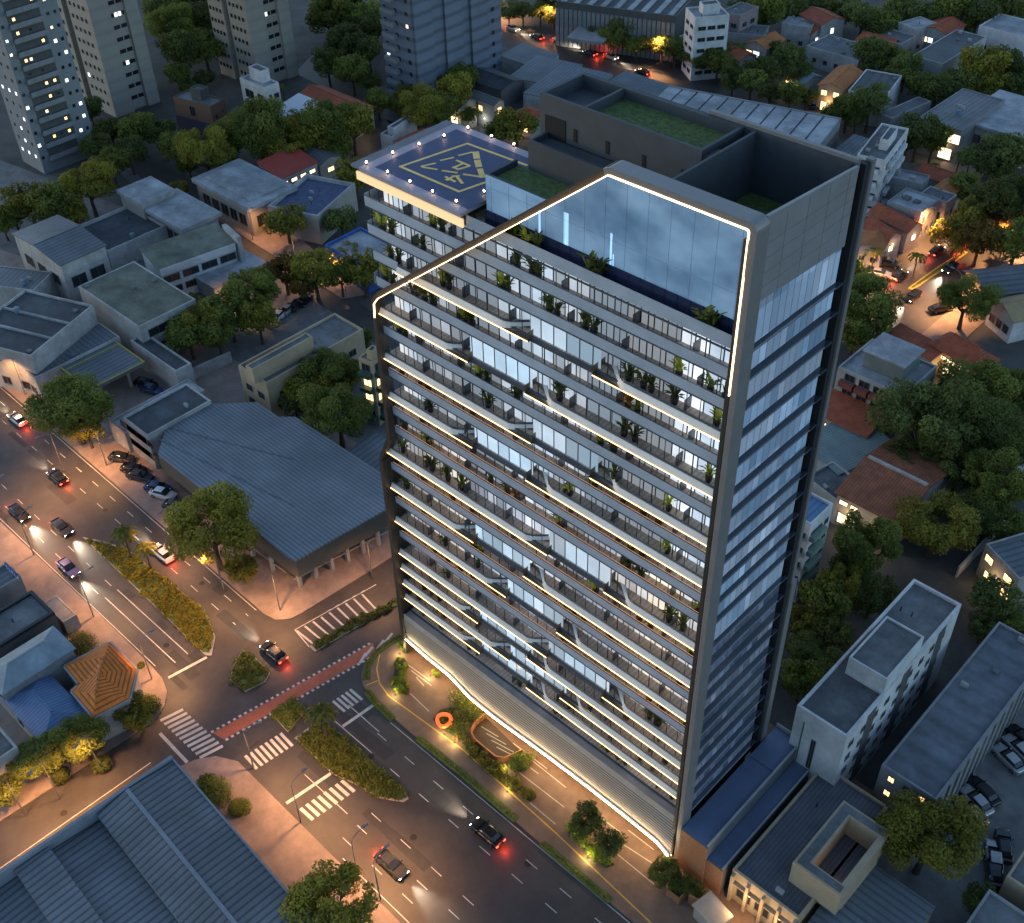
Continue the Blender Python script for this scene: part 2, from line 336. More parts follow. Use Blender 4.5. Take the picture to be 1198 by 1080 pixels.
# white pods: floor -> (pixel of left end, pixel of right start)
GAP = {3: ((621, 389), (697, 424)), 5: ((550, 409), (617, 441)), 7: ((624, 505), (694, 541)), 9: ((555, 509), (618, 541)), 12: ((643, 638), (710, 678)),
       14: ((556, 618), (615, 657)), 16: ((594, 683), (654, 727)), 18: ((642, 753), (708, 800)), 19: ((561, 711), (619, 752)), 20: ((597, 751), (658, 797)), 21: ((563, 744), (618, 783))}
def gx(k, i): return PY(*GAP[k][i], 0).x
bal_led = []
def post_mesh(x0, x1, y, z0, z1, name, par):
    mb = MB(); n = max(1, int((x1-x0)/1.36)); st = (x1-x0)/n
    for i in range(n+1):
        w = .022 if i % 4 else .045
        mb.box(x0+i*st-w, x0+i*st+w, y, y+.07, z0, z1)
    return mb.obj(name, m_post, par)
for k, z in enumerate(ZK):
    xl, xr = XL(k), -.45
    top = ZK[k-1] if k else None
    sl = MB(); sl.box(xl, xr, .0, 12.9, z, z+.26); o = sl.obj('floor_slab', m_slab, TOW)
    dk = MB(); dk.box(xl+.15, xr-.02, .2, 2.9, z+.262, z+.30); dk.obj('deck', m_deck, o)
    if k == 0: continue
    # rear glazing of the balconies, end walls, partitions
    gy = 1.3
    gz = MB(); gz.quad((xl+.9, gy, z+.3), (xr, gy, z+.3), (xr, gy, top), (xl+.9, gy, top)); gz.obj('glazing', g_up if k < 11 else g_lo, o)
    ew = MB(); ew.quad((xl+.9, 12.8, z+.26), (xl+.9, gy, z+.26), (xl+.9, gy, top), (xl+.9, 12.8, top)); ew.obj('end_wall', mat('end_wall_pale', (.5, .5, .48), .6), o)
    bw = MB(); bw.quad((xr, 12.85, z+.26), (xl+.9, 12.85, z+.26), (xl+.9, 12.85, top), (xr, 12.85, top)); bw.obj('rear_wall', m_wall, o)
    pt = MB()
    for i in range(6):
        x = xl+(xr-xl)*(i+.62+.25*((k*7+i*3) % 5)/5)/6.4
        pt.box(x-.04, x+.04, .35, gy, z+.3, z+1.45)
        pt.obj('partition', m_part, o); pt = MB()
    # side glazing on the east face
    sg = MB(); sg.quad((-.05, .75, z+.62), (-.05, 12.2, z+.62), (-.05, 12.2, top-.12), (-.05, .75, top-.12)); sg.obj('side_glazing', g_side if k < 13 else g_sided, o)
    sp = MB(); sp.box(-.3, -.02, .7, 12.25, z-.12, z+(.95 if k < 13 else 1.45)); sp.box(-.3, .10, 12.25, 13.3, z-.06, z+.16); sp.obj('spandrel', m_spand, o)
    wl = MB(); wl.box(-.02, .07, .75, 13.3, z+.0, z+.09); wl.obj('side_trim', mat('trim_pale', (.4, .41, .43), .4, .4), o)
    # parapets
    def glasspar(x0, x1, y=.0):
        p = MB(); p.box(x0, x1, y-.06, y, z-.02, z+1.02); po = p.obj('parapet', m_par, o)
        if k > 7: MB().box(x0+.3, x1-.2, y+.035, y+.075, z+.98, z+1.05).obj('floor_light', m_cop, o)
        r = MB(); r.box(x0, x1, y-.09, y+.03, z+1.025, z+1.07); r.obj('handrail', m_rail, o)
        e = MB(); e.box(x0, x1, y-.09, y, z-.16, z-.03); e.obj('slab_trim', m_slab, o)
    def whitepar(x0, x1, yf=-.42, bl=None, br=None):
        """white upstand with an LED line under it; bl / br: the end where the rail turns in to the glazing"""
        n = max(6, int((x1-x0)/.8)); p = MB(); w = 3.4
        def inw(x):
            t = 0
            if br is not None and x > x1-w: t = (x-(x1-w))/w
            if bl is not None and x < x0+w: t = (x0+w-x)/w
            return 2.1*t*t*(3-2*t) if t > 0 else 0
        xs = sorted(set([x0+(x1-x0)*i/n for i in range(n+1)]+([x1-w*i/8 for i in range(9)] if br else [])+([x0+w*i/8 for i in range(9)] if bl else [])))
        wedge = MB(); led = MB(); rail = MB()
        for a, b in zip(xs[:-1], xs[1:]):
            ia, ib = inw(a), inw(b)
            tz = z+.56; LN = .24
            # white face leans in towards its end, brown plate below fills down to the straight edge
            za, zb = z+.02+.42*min(1, ia/1.6), z+.02+.42*min(1, ib/1.6)
            p.quad((a, yf+ia*.9, za), (b, yf+ib*.9, zb), (b, yf+ib+LN, tz), (a, yf+ia+LN, tz))
            p.quad((a, yf+ia+LN, tz), (b, yf+ib+LN, tz), (b, yf+ib+LN+.14, tz), (a, yf+ia+LN+.14, tz))
            p.quad((b, yf+ib+LN+.14, z+.27), (a, yf+ia+LN+.14, z+.27), (a, yf+ia+LN+.14, tz), (b, yf+ib+LN+.14, tz))
            if ia > .02 or ib > .02: wedge.quad((a, yf, z-.18), (b, yf, z-.18), (b, yf+ib*.9, zb), (a, yf+ia*.9, za))
            rail.quad((a, yf+ia+LN+.06, tz+.01), (b, yf+ib+LN+.06, tz+.01), (b, yf+ib+LN+.06, tz+.30), (a, yf+ia+LN+.06, tz+.30))
        p.mi = 0
        po = p.obj('parapet', m_wpar, o)
        if wedge.v:
            for (xe, s) in (((x1, 1),) if br else ())+(((x0, -1),) if bl else ()):
                wedge.quad((xe, yf, z-.18), (xe, yf, z+.9), (xe, yf+2.0, z+1.0), (xe, yf+2.0, z-.18))
            wedge.obj('pod_end', m_brown, o)
        rail.obj('glass_rail', m_rail, o)
        led.box(x0, x1, yf-.07, yf-.01, z-.08, z-.03); led.obj('led_strip', m_led, o)
        so = MB(); so.box(x0, x1, yf+.0, 0, z-.12, z+.0); so.obj('soffit_edge', m_brown, o)
    if k in GAP:
        xa, xb = gx(k, 0), gx(k, 1)
        x0 = -39.4 if k == 3 else xl-.15
        if k == 3: glasspar(xl, x0-.02)
        whitepar(x0, xa, br=1); whitepar(xb, -.75, bl=1)
        gg = MB(); gg.quad((xa-.3, .34, z+.27), (xb+.3, .34, z+.27), (xb+.3, .34, top), (xa-.3, .34, top)); gg.obj('void_glazing', g_gap, o)
        e = MB(); e.box(xa+.02, xb-.02, -.09, 0, z-.2, z+.24); e.obj('slab_trim', m_slab, o)
        post_mesh(x0+.3, xa-1.2, .12, z+.3, top, 'mullion', o); post_mesh(xb+1.2, -.9, .12, z+.3, top, 'mullion', o)
    elif k == 22:
        p = MB(); p.box(xl, -.5, -1.0, -.92, z-.5, z+.35); p.box(xl, -.5, -.92, .0, z-.5, z+.1); p.obj('parapet', m_conc, o)
    else:
        glasspar(xl-(.4 if k < 4 else 0), -.6); post_mesh(xl+.2, -.9, .12, z+.3, top, 'mullion', o)
        if k < 5:  # glazed returns at the open west end
            p = MB(); p.box(xl-.4, xl-.34, .02, 2.2, z-.02, z+1.22); p.obj('parapet', m_par, o)
# ---- terrace level and lit eave
zt = ZK[0]+.3
o = MB().box(-29.4, -.6, -.06, 0, 69.28, 70.45).obj('terrace_parapet', m_par, TOW)
MB().box(-43.6, -29.45, -.5, -.3, 69.3, 70.1).obj('eave_light', emit('eave_lit', (1.0, .70, .38), .26), TOW)
MB().box(-43.6, -29.45, -.28, 3.2, 70.1, 70.34).obj('eave_slab', m_framed, TOW)
MB().box(-43.6, -.5, -.1, -.04, 69.0, 69.18).obj('terrace_edge', m_slab, TOW)
fn = MB()
x = -28.0
while x < -1.0: fn.box(x-.035, x+.035, .9, .96, zt, zt+1.5); x += 1.22
fn.box(-28, -1, .935, .94, zt+.02, zt+1.42); fn.box(-28, -1, .9, .95, zt+1.42, zt+1.5); fn.box(-28, -1, .9, .95, zt+.75, zt+.8); fn.obj('terrace_fence', mat('fence_blue', (.025, .04, .10), .4, .4), TOW)
# ---- penthouse glass wall, blue lit rooms and sky reflection painted in as glow
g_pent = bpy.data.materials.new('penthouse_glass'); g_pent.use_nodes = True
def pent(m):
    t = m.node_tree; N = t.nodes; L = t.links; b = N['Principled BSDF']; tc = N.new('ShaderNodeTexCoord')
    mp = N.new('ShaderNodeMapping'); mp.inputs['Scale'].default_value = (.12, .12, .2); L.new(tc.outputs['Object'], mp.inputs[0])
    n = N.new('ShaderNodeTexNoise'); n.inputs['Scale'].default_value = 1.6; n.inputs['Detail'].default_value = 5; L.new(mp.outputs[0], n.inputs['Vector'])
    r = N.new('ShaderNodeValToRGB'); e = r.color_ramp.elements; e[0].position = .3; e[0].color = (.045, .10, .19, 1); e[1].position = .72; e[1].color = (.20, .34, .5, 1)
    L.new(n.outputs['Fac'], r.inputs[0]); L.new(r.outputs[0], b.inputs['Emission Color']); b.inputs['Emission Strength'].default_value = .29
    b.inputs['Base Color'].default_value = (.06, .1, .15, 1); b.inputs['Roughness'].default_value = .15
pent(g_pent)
PYF = 1.15
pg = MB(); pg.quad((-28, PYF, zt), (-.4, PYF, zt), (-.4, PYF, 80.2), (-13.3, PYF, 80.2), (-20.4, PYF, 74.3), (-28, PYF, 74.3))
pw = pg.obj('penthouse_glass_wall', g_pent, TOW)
pm = MB()
x = -27.4
while x < -1: pm.box(x-.012, x+.012, PYF-.03, PYF-.004, zt, 74.0 if x < -20.4 else min(80, 74.3+(x+20.4)*.83)); x += 2.1
for zz in (73.2,): pm.box(-27.9, -.5, PYF-.03, PYF-.004, zz-.008, zz+.008)
pm.obj('glass_joint', mat('joint_blue', (.3, .4, .5), .3, .3), pw)
sl = MB()
for x, w, z0, z1 in ((-21.9, .22, 70, 73.6), (-19.1, .5, 70, 73.9), (-19.05, .2, 70, 71.5), (-14.2, .2, 70, 73.8), (-13.9, .12, 70.4, 72)): sl.box(x, x+w, PYF-.02, PYF-.006, z0, z1)
sl.obj('lit_slit', emit('slit_blue', (.35, .62, 1.0), .35), pw)
# ---- roof volumes
rf = MB()
def walls(mb, x0, x1, y0, y1, z0, z1, t=.3):
    mb.box(x0, x1, y0, y0+t, z0, z1); mb.box(x0, x1, y1-t, y1, z0, z1); mb.box(x0, x0+t, y0+t, y1-t, z0, z1); mb.box(x1-t, x1, y0+t, y1-t, z0, z1)
b1 = MB(); b1.box(-28, -27.75, PYF+.02, 4.9, zt, 74.3); b1.box(-27.74, -20, PYF+.02, PYF+.25, 73, 74.32); b1.box(-27.74, -9.6, PYF+.26, 12.7, zt, 73.2); b1.obj('low_roof_block', m_wall, TOW)
b2 = MB(); b2.box(-26.5, -9.7, 4.9, 5.15, 73.25, 76.5); b2.box(-26.5, -26.25, 5.16, 12.7, 73.25, 76.5); b2.box(-26.24, -10.5, 5.16, 7.2, 75.8, 76.0); b2.obj('ledge_wall', m_wall, TOW)
b3 = MB(); walls(b3, -27.2, -10.4, 7.22, 12.75, 76.05, 79.7); b3.box(-22.6, -22.35, 7.53, 12.44, 76.2, 79.66); b3.box(-26.89, -10.71, 7.53, 12.44, 77.3, 78.5); bb = b3.obj('mechanical_block', m_wall, TOW)
m_opn = mat('opening_black', (.006, .007, .01), .8); MB().box(-26.6, -24.3, 7.16, 7.215, 76.1, 78.0).obj('doorway', m_opn, bb)
for x in (-23.4, -19.9, -16.1, -12.2): MB().box(x, x+.38, 7.16, 7.215, 76.5, 77.6).obj('slot_window', m_opn, bb)
m_rg = mat('roof_grass', (.065, .1, .028), .9, var=.6, scale=3.0, bump=.8)
MB().box(-22.3, -10.75, 7.55, 12.42, 78.52, 78.8).obj('roof_garden', m_rg, TOW)
MB().box(-27.6, -20.0, 1.5, 4.85, 73.22, 73.85).obj('roof_garden', m_rg, TOW)
b4 = MB(); b4.box(-9.4, -9.15, 1.42, 12.7, 73, 79.7); b4.box(-9.14, -.3, 12.7, 12.95, 73, 79.7); b4.box(-27.2, -9.2, 12.76, 13.0, 70, 79.7); b4.box(-9.14, -.3, PYF+.02, PYF+.2, 73, 80.1); b4.obj('parapet_wall', m_wall, TOW)
MB().box(-9.1, -.35, 1.4, 12.66, 72.6, 74.5).obj('roof_garden', m_rg, TOW)
b5 = MB()
for x in (-10.3, -10.05, -9.8): b5.box(x, x+.1, 7.0, 7.1, 73.2, 79.2)
b5.box(-10.35, -9.45, 7.3, 9.0, 78.3, 79.3); b5.obj('duct', m_metal, TOW)
# ---- right end wall above the glazing
ep = MB(); pt_l = PX(912.6, 337, 0); pt_r = PX(985.5, 295.7, 0)
ep.quad((-.04, .5, 73.6), (-.04, 12.6, 73.0), (-.04, 12.6, 79.75), (-.04, .5, 80.6)); ep.quad((-.3, .5, 80.6), (-.04, .5, 80.6), (-.04, 12.6, 79.75), (-.3, 12.6, 79.75)); ep.quad((-.3, 12.6, 73), (-.3, .5, 73), (-.3, .5, 80.6), (-.3, 12.6, 79.75))
eo = ep.obj('end_panel_wall', m_panel, TOW)
jn = MB()
for y in (3.1, 5.9, 8.7, 11.4): jn.box(-.045, -.03, y-.02, y+.02, 73.3, 79.9)
[jn.box(-.045, -.03, .6, 12.5, zz, zz+.03) for zz in (74.7, 75.9, 77.1, 78.3)]; jn.obj('panel_joint', m_concd, eo)
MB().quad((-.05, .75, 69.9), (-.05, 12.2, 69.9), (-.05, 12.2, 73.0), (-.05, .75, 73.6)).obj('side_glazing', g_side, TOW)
sp = MB(); sp.box(-.3, -.02, .7, 12.25, 69.1, 69.9); sp.box(-.3, .1, 12.25, 13.3, 69.2, 69.45); sp.obj('spandrel', m_spand, TOW)
MB().box(-.02, .07, .75, 13.3, 69.3, 69.4).obj('side_trim', MATS['trim_pale'], TOW)
# recessed dark shaft behind the far column
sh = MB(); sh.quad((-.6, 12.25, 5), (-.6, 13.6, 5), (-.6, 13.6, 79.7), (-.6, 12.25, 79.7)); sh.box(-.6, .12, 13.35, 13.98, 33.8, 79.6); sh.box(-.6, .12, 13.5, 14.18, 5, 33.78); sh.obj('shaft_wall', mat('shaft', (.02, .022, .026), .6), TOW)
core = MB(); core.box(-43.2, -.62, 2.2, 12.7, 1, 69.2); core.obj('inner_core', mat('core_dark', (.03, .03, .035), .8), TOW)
# ---- outlining frame: columns, diagonal and top beam with an LED line on its inner edge
fy0, fy1 = -1.15, .45
def beam(mb, p, q, w, y0, y1):
    (x0, z0), (x1, z1) = p, q; d = Vector((x1-x0, z1-z0)).normalized(); n = Vector((-d.y, d.x))*w/2
    a = [(x0-n.x, z0-n.y), (x1-n.x, z1-n.y), (x1+n.x, z1+n.y), (x0+n.x, z0+n.y)]; i = len(mb.v)
    for y in (y0, y1): mb.v += [(c[0], y, c[1]) for c in a]
    for f in ((0, 1, 2, 3), (7, 6, 5, 4), (0, 4, 5, 1), (1, 5, 6, 2), (2, 6, 7, 3), (3, 7, 4, 0)): mb.f.append(tuple(i+k for k in f)); mb.m.append(mb.mi)
def sweep(mb, pts, w, y0, y1):
    """constant-width band in the x-z plane along pts, mitred"""
    L_, R_ = [], []
    for k, p in enumerate(pts):
        p = Vector(p); a = (p-Vector(pts[k-1])).normalized() if k else None; b = (Vector(pts[k+1])-p).normalized() if k < len(pts)-1 else None
        d = (a+b).normalized() if a and b else (a or b); n = Vector((-d.y, d.x)); s = w/2/max(.4, (n.dot(Vector((-a.y, a.x))) if a else 1)); L_.append(p+n*s); R_.append(p-n*s)
    n = len(pts); i = len(mb.v)
    for y in (y0, y1): mb.v += [(q.x, y, q.y) for q in L_]+[(q.x, y, q.y) for q in R_]
    for k in range(n-1):
        A, B = i+k, i+n+k
        for f in ((A, B, B+1, A+1), (A+2*n+1, B+2*n+1, B+2*n, A+2*n), (A, A+1, A+2*n+1, A+2*n), (B+1, B, B+2*n, B+2*n+1)): mb.f.append(f); mb.m.append(mb.mi)
    for k, fl in ((0, 0), (n-1, 1)):
        f = (i+k, i+2*n+k, i+3*n+k, i+n+k); mb.f.append(f[::-1] if fl else f); mb.m.append(mb.mi)
def arc(c, r, a0, a1, n=5): return [(c[0]+r*math.cos(math.radians(a0+(a1-a0)*i/n)), c[1]+r*math.sin(math.radians(a0+(a1-a0)*i/n))) for i in range(n+1)]
fpts = [(.12, .3), (.0, 30.0), (-.02, 79.9)]+arc((-.52, 79.95), .5, 0, 90)+[(-12.6, 80.45)]+[(-13.2, 80.2)]+[(-41.9, 57.5)]+[(-42.75, 56.5)]
fm = MB(); sweep(fm, fpts[:-2], .54, fy0, fy1); fo = fm.obj('outline_frame', m_frame, TOW)
fm = MB(); sweep(fm, [(-12.9, 80.42), (-41.9, 57.5), (-42.85, 56.3), (-43.0, 54.9), (-43.1, 38.2), (-45.0, 34.2), (-45.3, 2.5), (-45.1, .3)], .5, fy0+.25, fy1); fm.obj('west_frame', m_framed, TOW)
fm = MB(); fm.box(-45.05, -44.55, fy0, 1.6, .3, 34); fm.obj('west_column', m_framed, TOW)
lm = MB(); sweep(lm, [(-.38, 66.0), (-.40, 79.85)]+arc((-.62, 79.87), .22, 0, 90)+[(-12.8, 80.08), (-41.75, 57.15), (-42.5, 56.2), (-42.65, 54.5)], .07, fy0-.06, fy0+.1); lm.obj('frame_light', m_ledw, TOW)
dm = MB(); dm.box(-.75, -.36, fy0+.02, .5, 1.0, 79.3); dm.obj('column_reveal', m_framed, TOW)
fc = MB(); fc.box(-.3, .3, 14.0, 14.5, 33.8, 79.8); fc.box(-.3, .32, 14.2, 15.1, 2.0, 33.75); fco = fc.obj('rear_column', m_frame, TOW)
MB().box(-14, -.36, 12.96, 13.35, 78.9, 80.0).obj('rear_beam', m_frame, TOW)
# ---- louvred skirt over the forecourt
EP = [(478.5, 748), (500, 767), (528.5, 790), (553.6, 817), (587, 843.5), (633.7, 877), (687, 917), (734, 954), (771, 984), (784, 1000)]
ew = [G(*p, 2.6) for p in EP]; ew[0] = Vector((-45.0, -.6, 2.9))
def at_edge(t):
    f = t*(len(ew)-1); i = min(int(f), len(ew)-2); return ew[i].lerp(ew[i+1], f-i)
ns = 12; lv = MB()
NX = 28
def skirt(u, v):
    e = at_edge(u); tp = Vector((-44.4+43.7*u, -.95, 7.35)); 
    p = tp.lerp(e, v); p.z = 7.35+(e.z-7.35)*(v**.9); p.y = -.95+(e.y+.95)*(v**1.4); p.x = e.x*v+tp.x*(1-v); return p
for s in range(ns):
    v0, v1 = s/ns, (s+.64)/ns
    for i in range(NX):
        a, b, c, d = skirt(i/NX, v0), skirt((i+1)/NX, v0), skirt((i+1)/NX, v1), skirt(i/NX, v1)
        o_ = Vector((0, -.03, 0)); lv.quad(d+o_, c+o_, b, a)
lo = lv.obj('louvre_screen', mat('louvre_metal', (.36, .31, .26), .55, .0, var=.08), TOW)
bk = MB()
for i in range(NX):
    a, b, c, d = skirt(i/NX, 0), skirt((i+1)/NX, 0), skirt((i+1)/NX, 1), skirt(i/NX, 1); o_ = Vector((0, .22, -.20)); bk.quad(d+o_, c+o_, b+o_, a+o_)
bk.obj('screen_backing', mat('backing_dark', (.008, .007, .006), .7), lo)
pts = [skirt(i/40, 1)+Vector((0, -.16, .02)) for i in range(41)]
MB().tube(pts, .26, 8).obj('screen_edge', mat('edge_metal', (.5, .51, .53), .3, .6), lo)
pts = [skirt(i/40, 1)+Vector((0, -.46, .24)) for i in range(41)]
MB().tube(pts, .06, 6).obj('edge_light', emit('edge_led', (1.0, .72, .40), 15.0), lo)
pts = [skirt(i/40, 1)+Vector((0, .12, -.26)) for i in range(41)]
MB().tube(pts, .08, 6).obj('soffit_light', emit('soffit_led', (1.0, .60, .26), 15.0), lo)
fw = MB(); fw.box(-44.4, -.6, 1.2, 1.4, .13, 7.5); fw.obj('lobby_wall', mat('lobby_wall', (.16, .11, .075), .5), TOW)
fl = MB(); fl.quad((-30, 1.17, .6), (-4, 1.17, .6), (-4, 1.17, 3.4), (-30, 1.17, 3.4)); fl.obj('lobby_glazing', lit_glass('lobby_glass', 0, 1.6, 40, (1, .7, .4), (1, .8, .55), .25, 1.4, groupw=3.2), TOW)
fp = MB(); fp.box(-44.4, -.6, -.9, 1.9, 7.38, 7.46); fp.obj('planter_ledge', m_concd, TOW)
# ---- helipad
HZ = 71.2; x0, x1, y0, y1 = -42.2, -28.9, -1.2, 11.3
hp = MB(); hp.box(x0, x1, y0, y1, HZ-.35, HZ); ho = hp.obj('helipad', mat('helipad_rim', (.30, .28, .33), .6, var=.08), TOW)
MB().box(x0-1.3, x0-.02, y0+.1, y1, HZ-.32, HZ-.08).obj('safety_net', mat('net', (.16, .16, .18), .7), ho)
MB().box(x0+1.1, x1-.02, y0+1.0, y1-1.0, HZ+.004, HZ+.02).obj('deck', mat('helipad_blue', (.035, .055, .13), .6, var=.1), ho)
wl = MB(); wl.box(x0+.6, x1-.6, .4, 10.4, 70.35, HZ-.36); wl.obj('helipad_base', m_framed, ho)
hm = MB()
def H(zx, zy): return G(400+zx/6.6556, 140+zy/6.6556, HZ)
def hs(p, q, w): 
    a, b = H(*p), H(*q); d = (b-a).normalized(); n = Vector((-d.y, d.x, 0))*w/2; e = d*w*.3; hm.quad(*[(v.x, v.y, HZ+.027+len(hm.f)*.0006) for v in (a-n-e, b-n+e, b+n+e, a+n-e)])
A_, B_, C_, D_ = H(455, 367), H(977, 188), H(1510, 385), H(912, 562)
cx_ = (A_+C_)/2
for p, q in (((455, 367), (977, 188)), ((977, 188), (1440, 357)), ((455, 367), (912, 562)), ((912, 562), (1135, 484))): hs(p, q, .30)
for p, q, w in (((620, 365), (725, 342), .26), ((630, 372), (740, 390), .26), ((770, 320), (868, 297), .26), ((912, 280), (1010, 257), .26), ((1042, 258), (1050, 300), .62), ((1055, 322), (1066, 365), .62),
                ((950, 428), (1095, 450), .30), ((1076, 390), (1095, 448), .55), ((895, 320), (995, 362), .28), ((990, 365), (900, 392), .28), ((868, 378), (940, 345), .28), ((868, 372), (905, 390), .28),
                ((785, 400), (895, 416), .28), ((808, 448), (880, 485), .28), ((812, 470), (868, 446), .26), ((862, 443), (912, 440), .26), ((895, 445), (938, 498), .30), ((820, 475), (850, 462), .24)): hs(p, q, w)
hm.obj('marking', mat('marking_yellow', (.85, .55, .15), .55), ho)
m_lamp = emit('pad_lamp', (1.0, .66, .42), 16.0)
lb = MB(); lb.tube([(0, 0, 0), (0, 0, .22)], [.09, .06], 8); lbm = lb.mesh('light_fitting', m_metal)
lg = MB(); lg.tube([(0, 0, .22), (0, 0, .30), (0, 0, .38)], [.07, .085, .04], 8); lgm = lg.mesh('lamp_globe', m_lamp)
for zx, zy in ((193, 352), (398, 275), (602, 208), (797, 142), (982, 80), (1165, 146), (1340, 210), (358, 425), (532, 500), (708, 578), (892, 655), (1108, 577)):
    p = H(zx, zy); f_ = inst('perimeter_light', lbm, ho, (p.x, p.y, HZ+.005)); inst('lamp', lgm, f_)
MB().box(-29.8, -29.4, 1.0, 1.1, zt, 70.9).obj('access_ladder', m_metal, ho)
# ---- podium beside the tower (brick front, dark blue roofs)
POD = thing('podium_annex', 'low brick fronted annex with stepped dark blue roofs against the tower side', 'annex')
m_brick = mat('brick_orange', (.36, .16, .07), .75, var=.2, scale=3, bands=(2, .16, .35, .3))
m_blueroof = mat('membrane_blue', (.10, .13, .21), .45, var=.12, scale=.3, stain=.15)
p = MB(); p.box(.4, 3.9, -1.2, 17, .12, 7.3); p.obj('upper_volume', m_concd, POD)
p = MB(); p.box(3.92, 6.0, -1.0, 19.5, .12, 5.0); p.obj('lower_volume', m_concd, POD)
p = MB(); p.box(.45, 3.85, -1.15, 17, 7.305, 7.4); p.box(.45, 3.85, 11.5, 11.8, 7.405, 7.55); p.box(3.95, 5.95, -.95, 19.4, 5.005, 5.1); p.obj('roof', m_blueroof, POD)
p = MB(); p.box(.4, 3.9, -1.3, -1.21, .12, 7.3); p.box(3.92, 6.0, -1.1, -1.01, .12, 5.0); p.obj('brick_front', m_brick, POD)
p = MB(); p.box(3.7, 3.9, -1.1, 17, 7.41, 7.7); p.box(.4, 3.9, 17.02, 17.2, 5, 7.9); p.box(5.8, 6.0, -1, 19.5, 5.11, 5.3); p.obj('parapet', m_conc, POD)
# ---------------------------------------------------------------- building kit
m_wl = mat('plaster_pale', (.42, .415, .40), .8, var=.16, stain=.35)
m_wb = mat('plaster_white', (.60, .61, .62), .8, var=.12, stain=.28)
m_wt = mat('plaster_tan', (.42, .33, .22), .8, var=.1, stain=.2)
m_wg = mat('plaster_grey', (.25, .26, .27), .8, var=.12, stain=.25)
m_wy = mat('plaster_beige', (.36, .33, .28), .8, var=.08, stain=.15)
m_wd = mat('plaster_dark', (.10, .10, .10), .75, var=.12, stain=.2)
m_brickd = mat('brick_brown', (.17, .10, .07), .8, var=.2, scale=2, bands=(2, .25, .3, .2))
m_rb = mat('roof_blue_sheet', (.15, .17, .19), .5, .1, var=.15, scale=.25, bands=(0, 1.0, .35, .6), stain=.3)
m_rby = mat('roof_blue_sheet_cross', (.15, .17, .19), .5, .1, var=.15, scale=.25, bands=(1, .9, .35, .6), stain=.3)
m_rg_ = mat('roof_grey_sheet', (.17, .18, .19), .6, .1, var=.15, scale=.3, bands=(0, 1.1, .25, .5), stain=.3)
m_rflat = mat('roof_membrane', (.155, .165, .17), .8, var=.25, scale=.5, stain=.45)
m_rdark = mat('roof_membrane_dark', (.065, .075, .085), .7, var=.3, scale=.5, stain=.4)
m_rpale = mat('roof_pale', (.36, .38, .40), .7, var=.2, scale=.4, stain=.45)
m_rtile = mat('roof_tile_red', (.40, .10, .045), .8, var=.28, scale=.8, bands=(0, .42, .3, .5), stain=.25)
m_rtileo = mat('roof_tile_orange', (.48, .17, .05), .8, var=.25, scale=.8, bands=(1, .55, .4, .5), stain=.2)
m_rtileb = mat('roof_tile_brown', (.30, .105, .05), .8, var=.28, scale=.7, bands=(0, .45, .3, .5), stain=.3)
m_rmoss = mat('roof_mossy', (.16, .17, .13), .85, var=.35, scale=.3, stain=.4)
m_wf = mat('window_frame', (.12, .12, .12), .5)
WIN = {}
def win_mesh(w, h, state):
    key = (round(w, 2), round(h, 2), state)
    if key not in WIN:
        b = MB(); g = {'d': m_glassd, 'w': m_warm, 'p': m_warmw, 'c': m_cool}[state]; t = .07
        b.box(-w/2, w/2, -.09, -.004, -h/2, -h/2+t); b.box(-w/2, w/2, -.09, -.004, h/2-t, h/2); b.box(-w/2, -w/2+t, -.09, -.004, -h/2+t, h/2-t); b.box(w/2-t, w/2, -.09, -.004, -h/2+t, h/2-t)
        b.box(-t/2, t/2, -.07, -.004, -h/2+t, h/2-t)
        b.mi = 1; b.quad((-w/2+t, -.02, -h/2+t), (w/2-t, -.02, -h/2+t), (w/2-t, -.02, h/2-t), (-w/2+t, -.02, h/2-t))
        WIN[key] = b.mesh('window', [m_wf, g])
    return WIN[key]
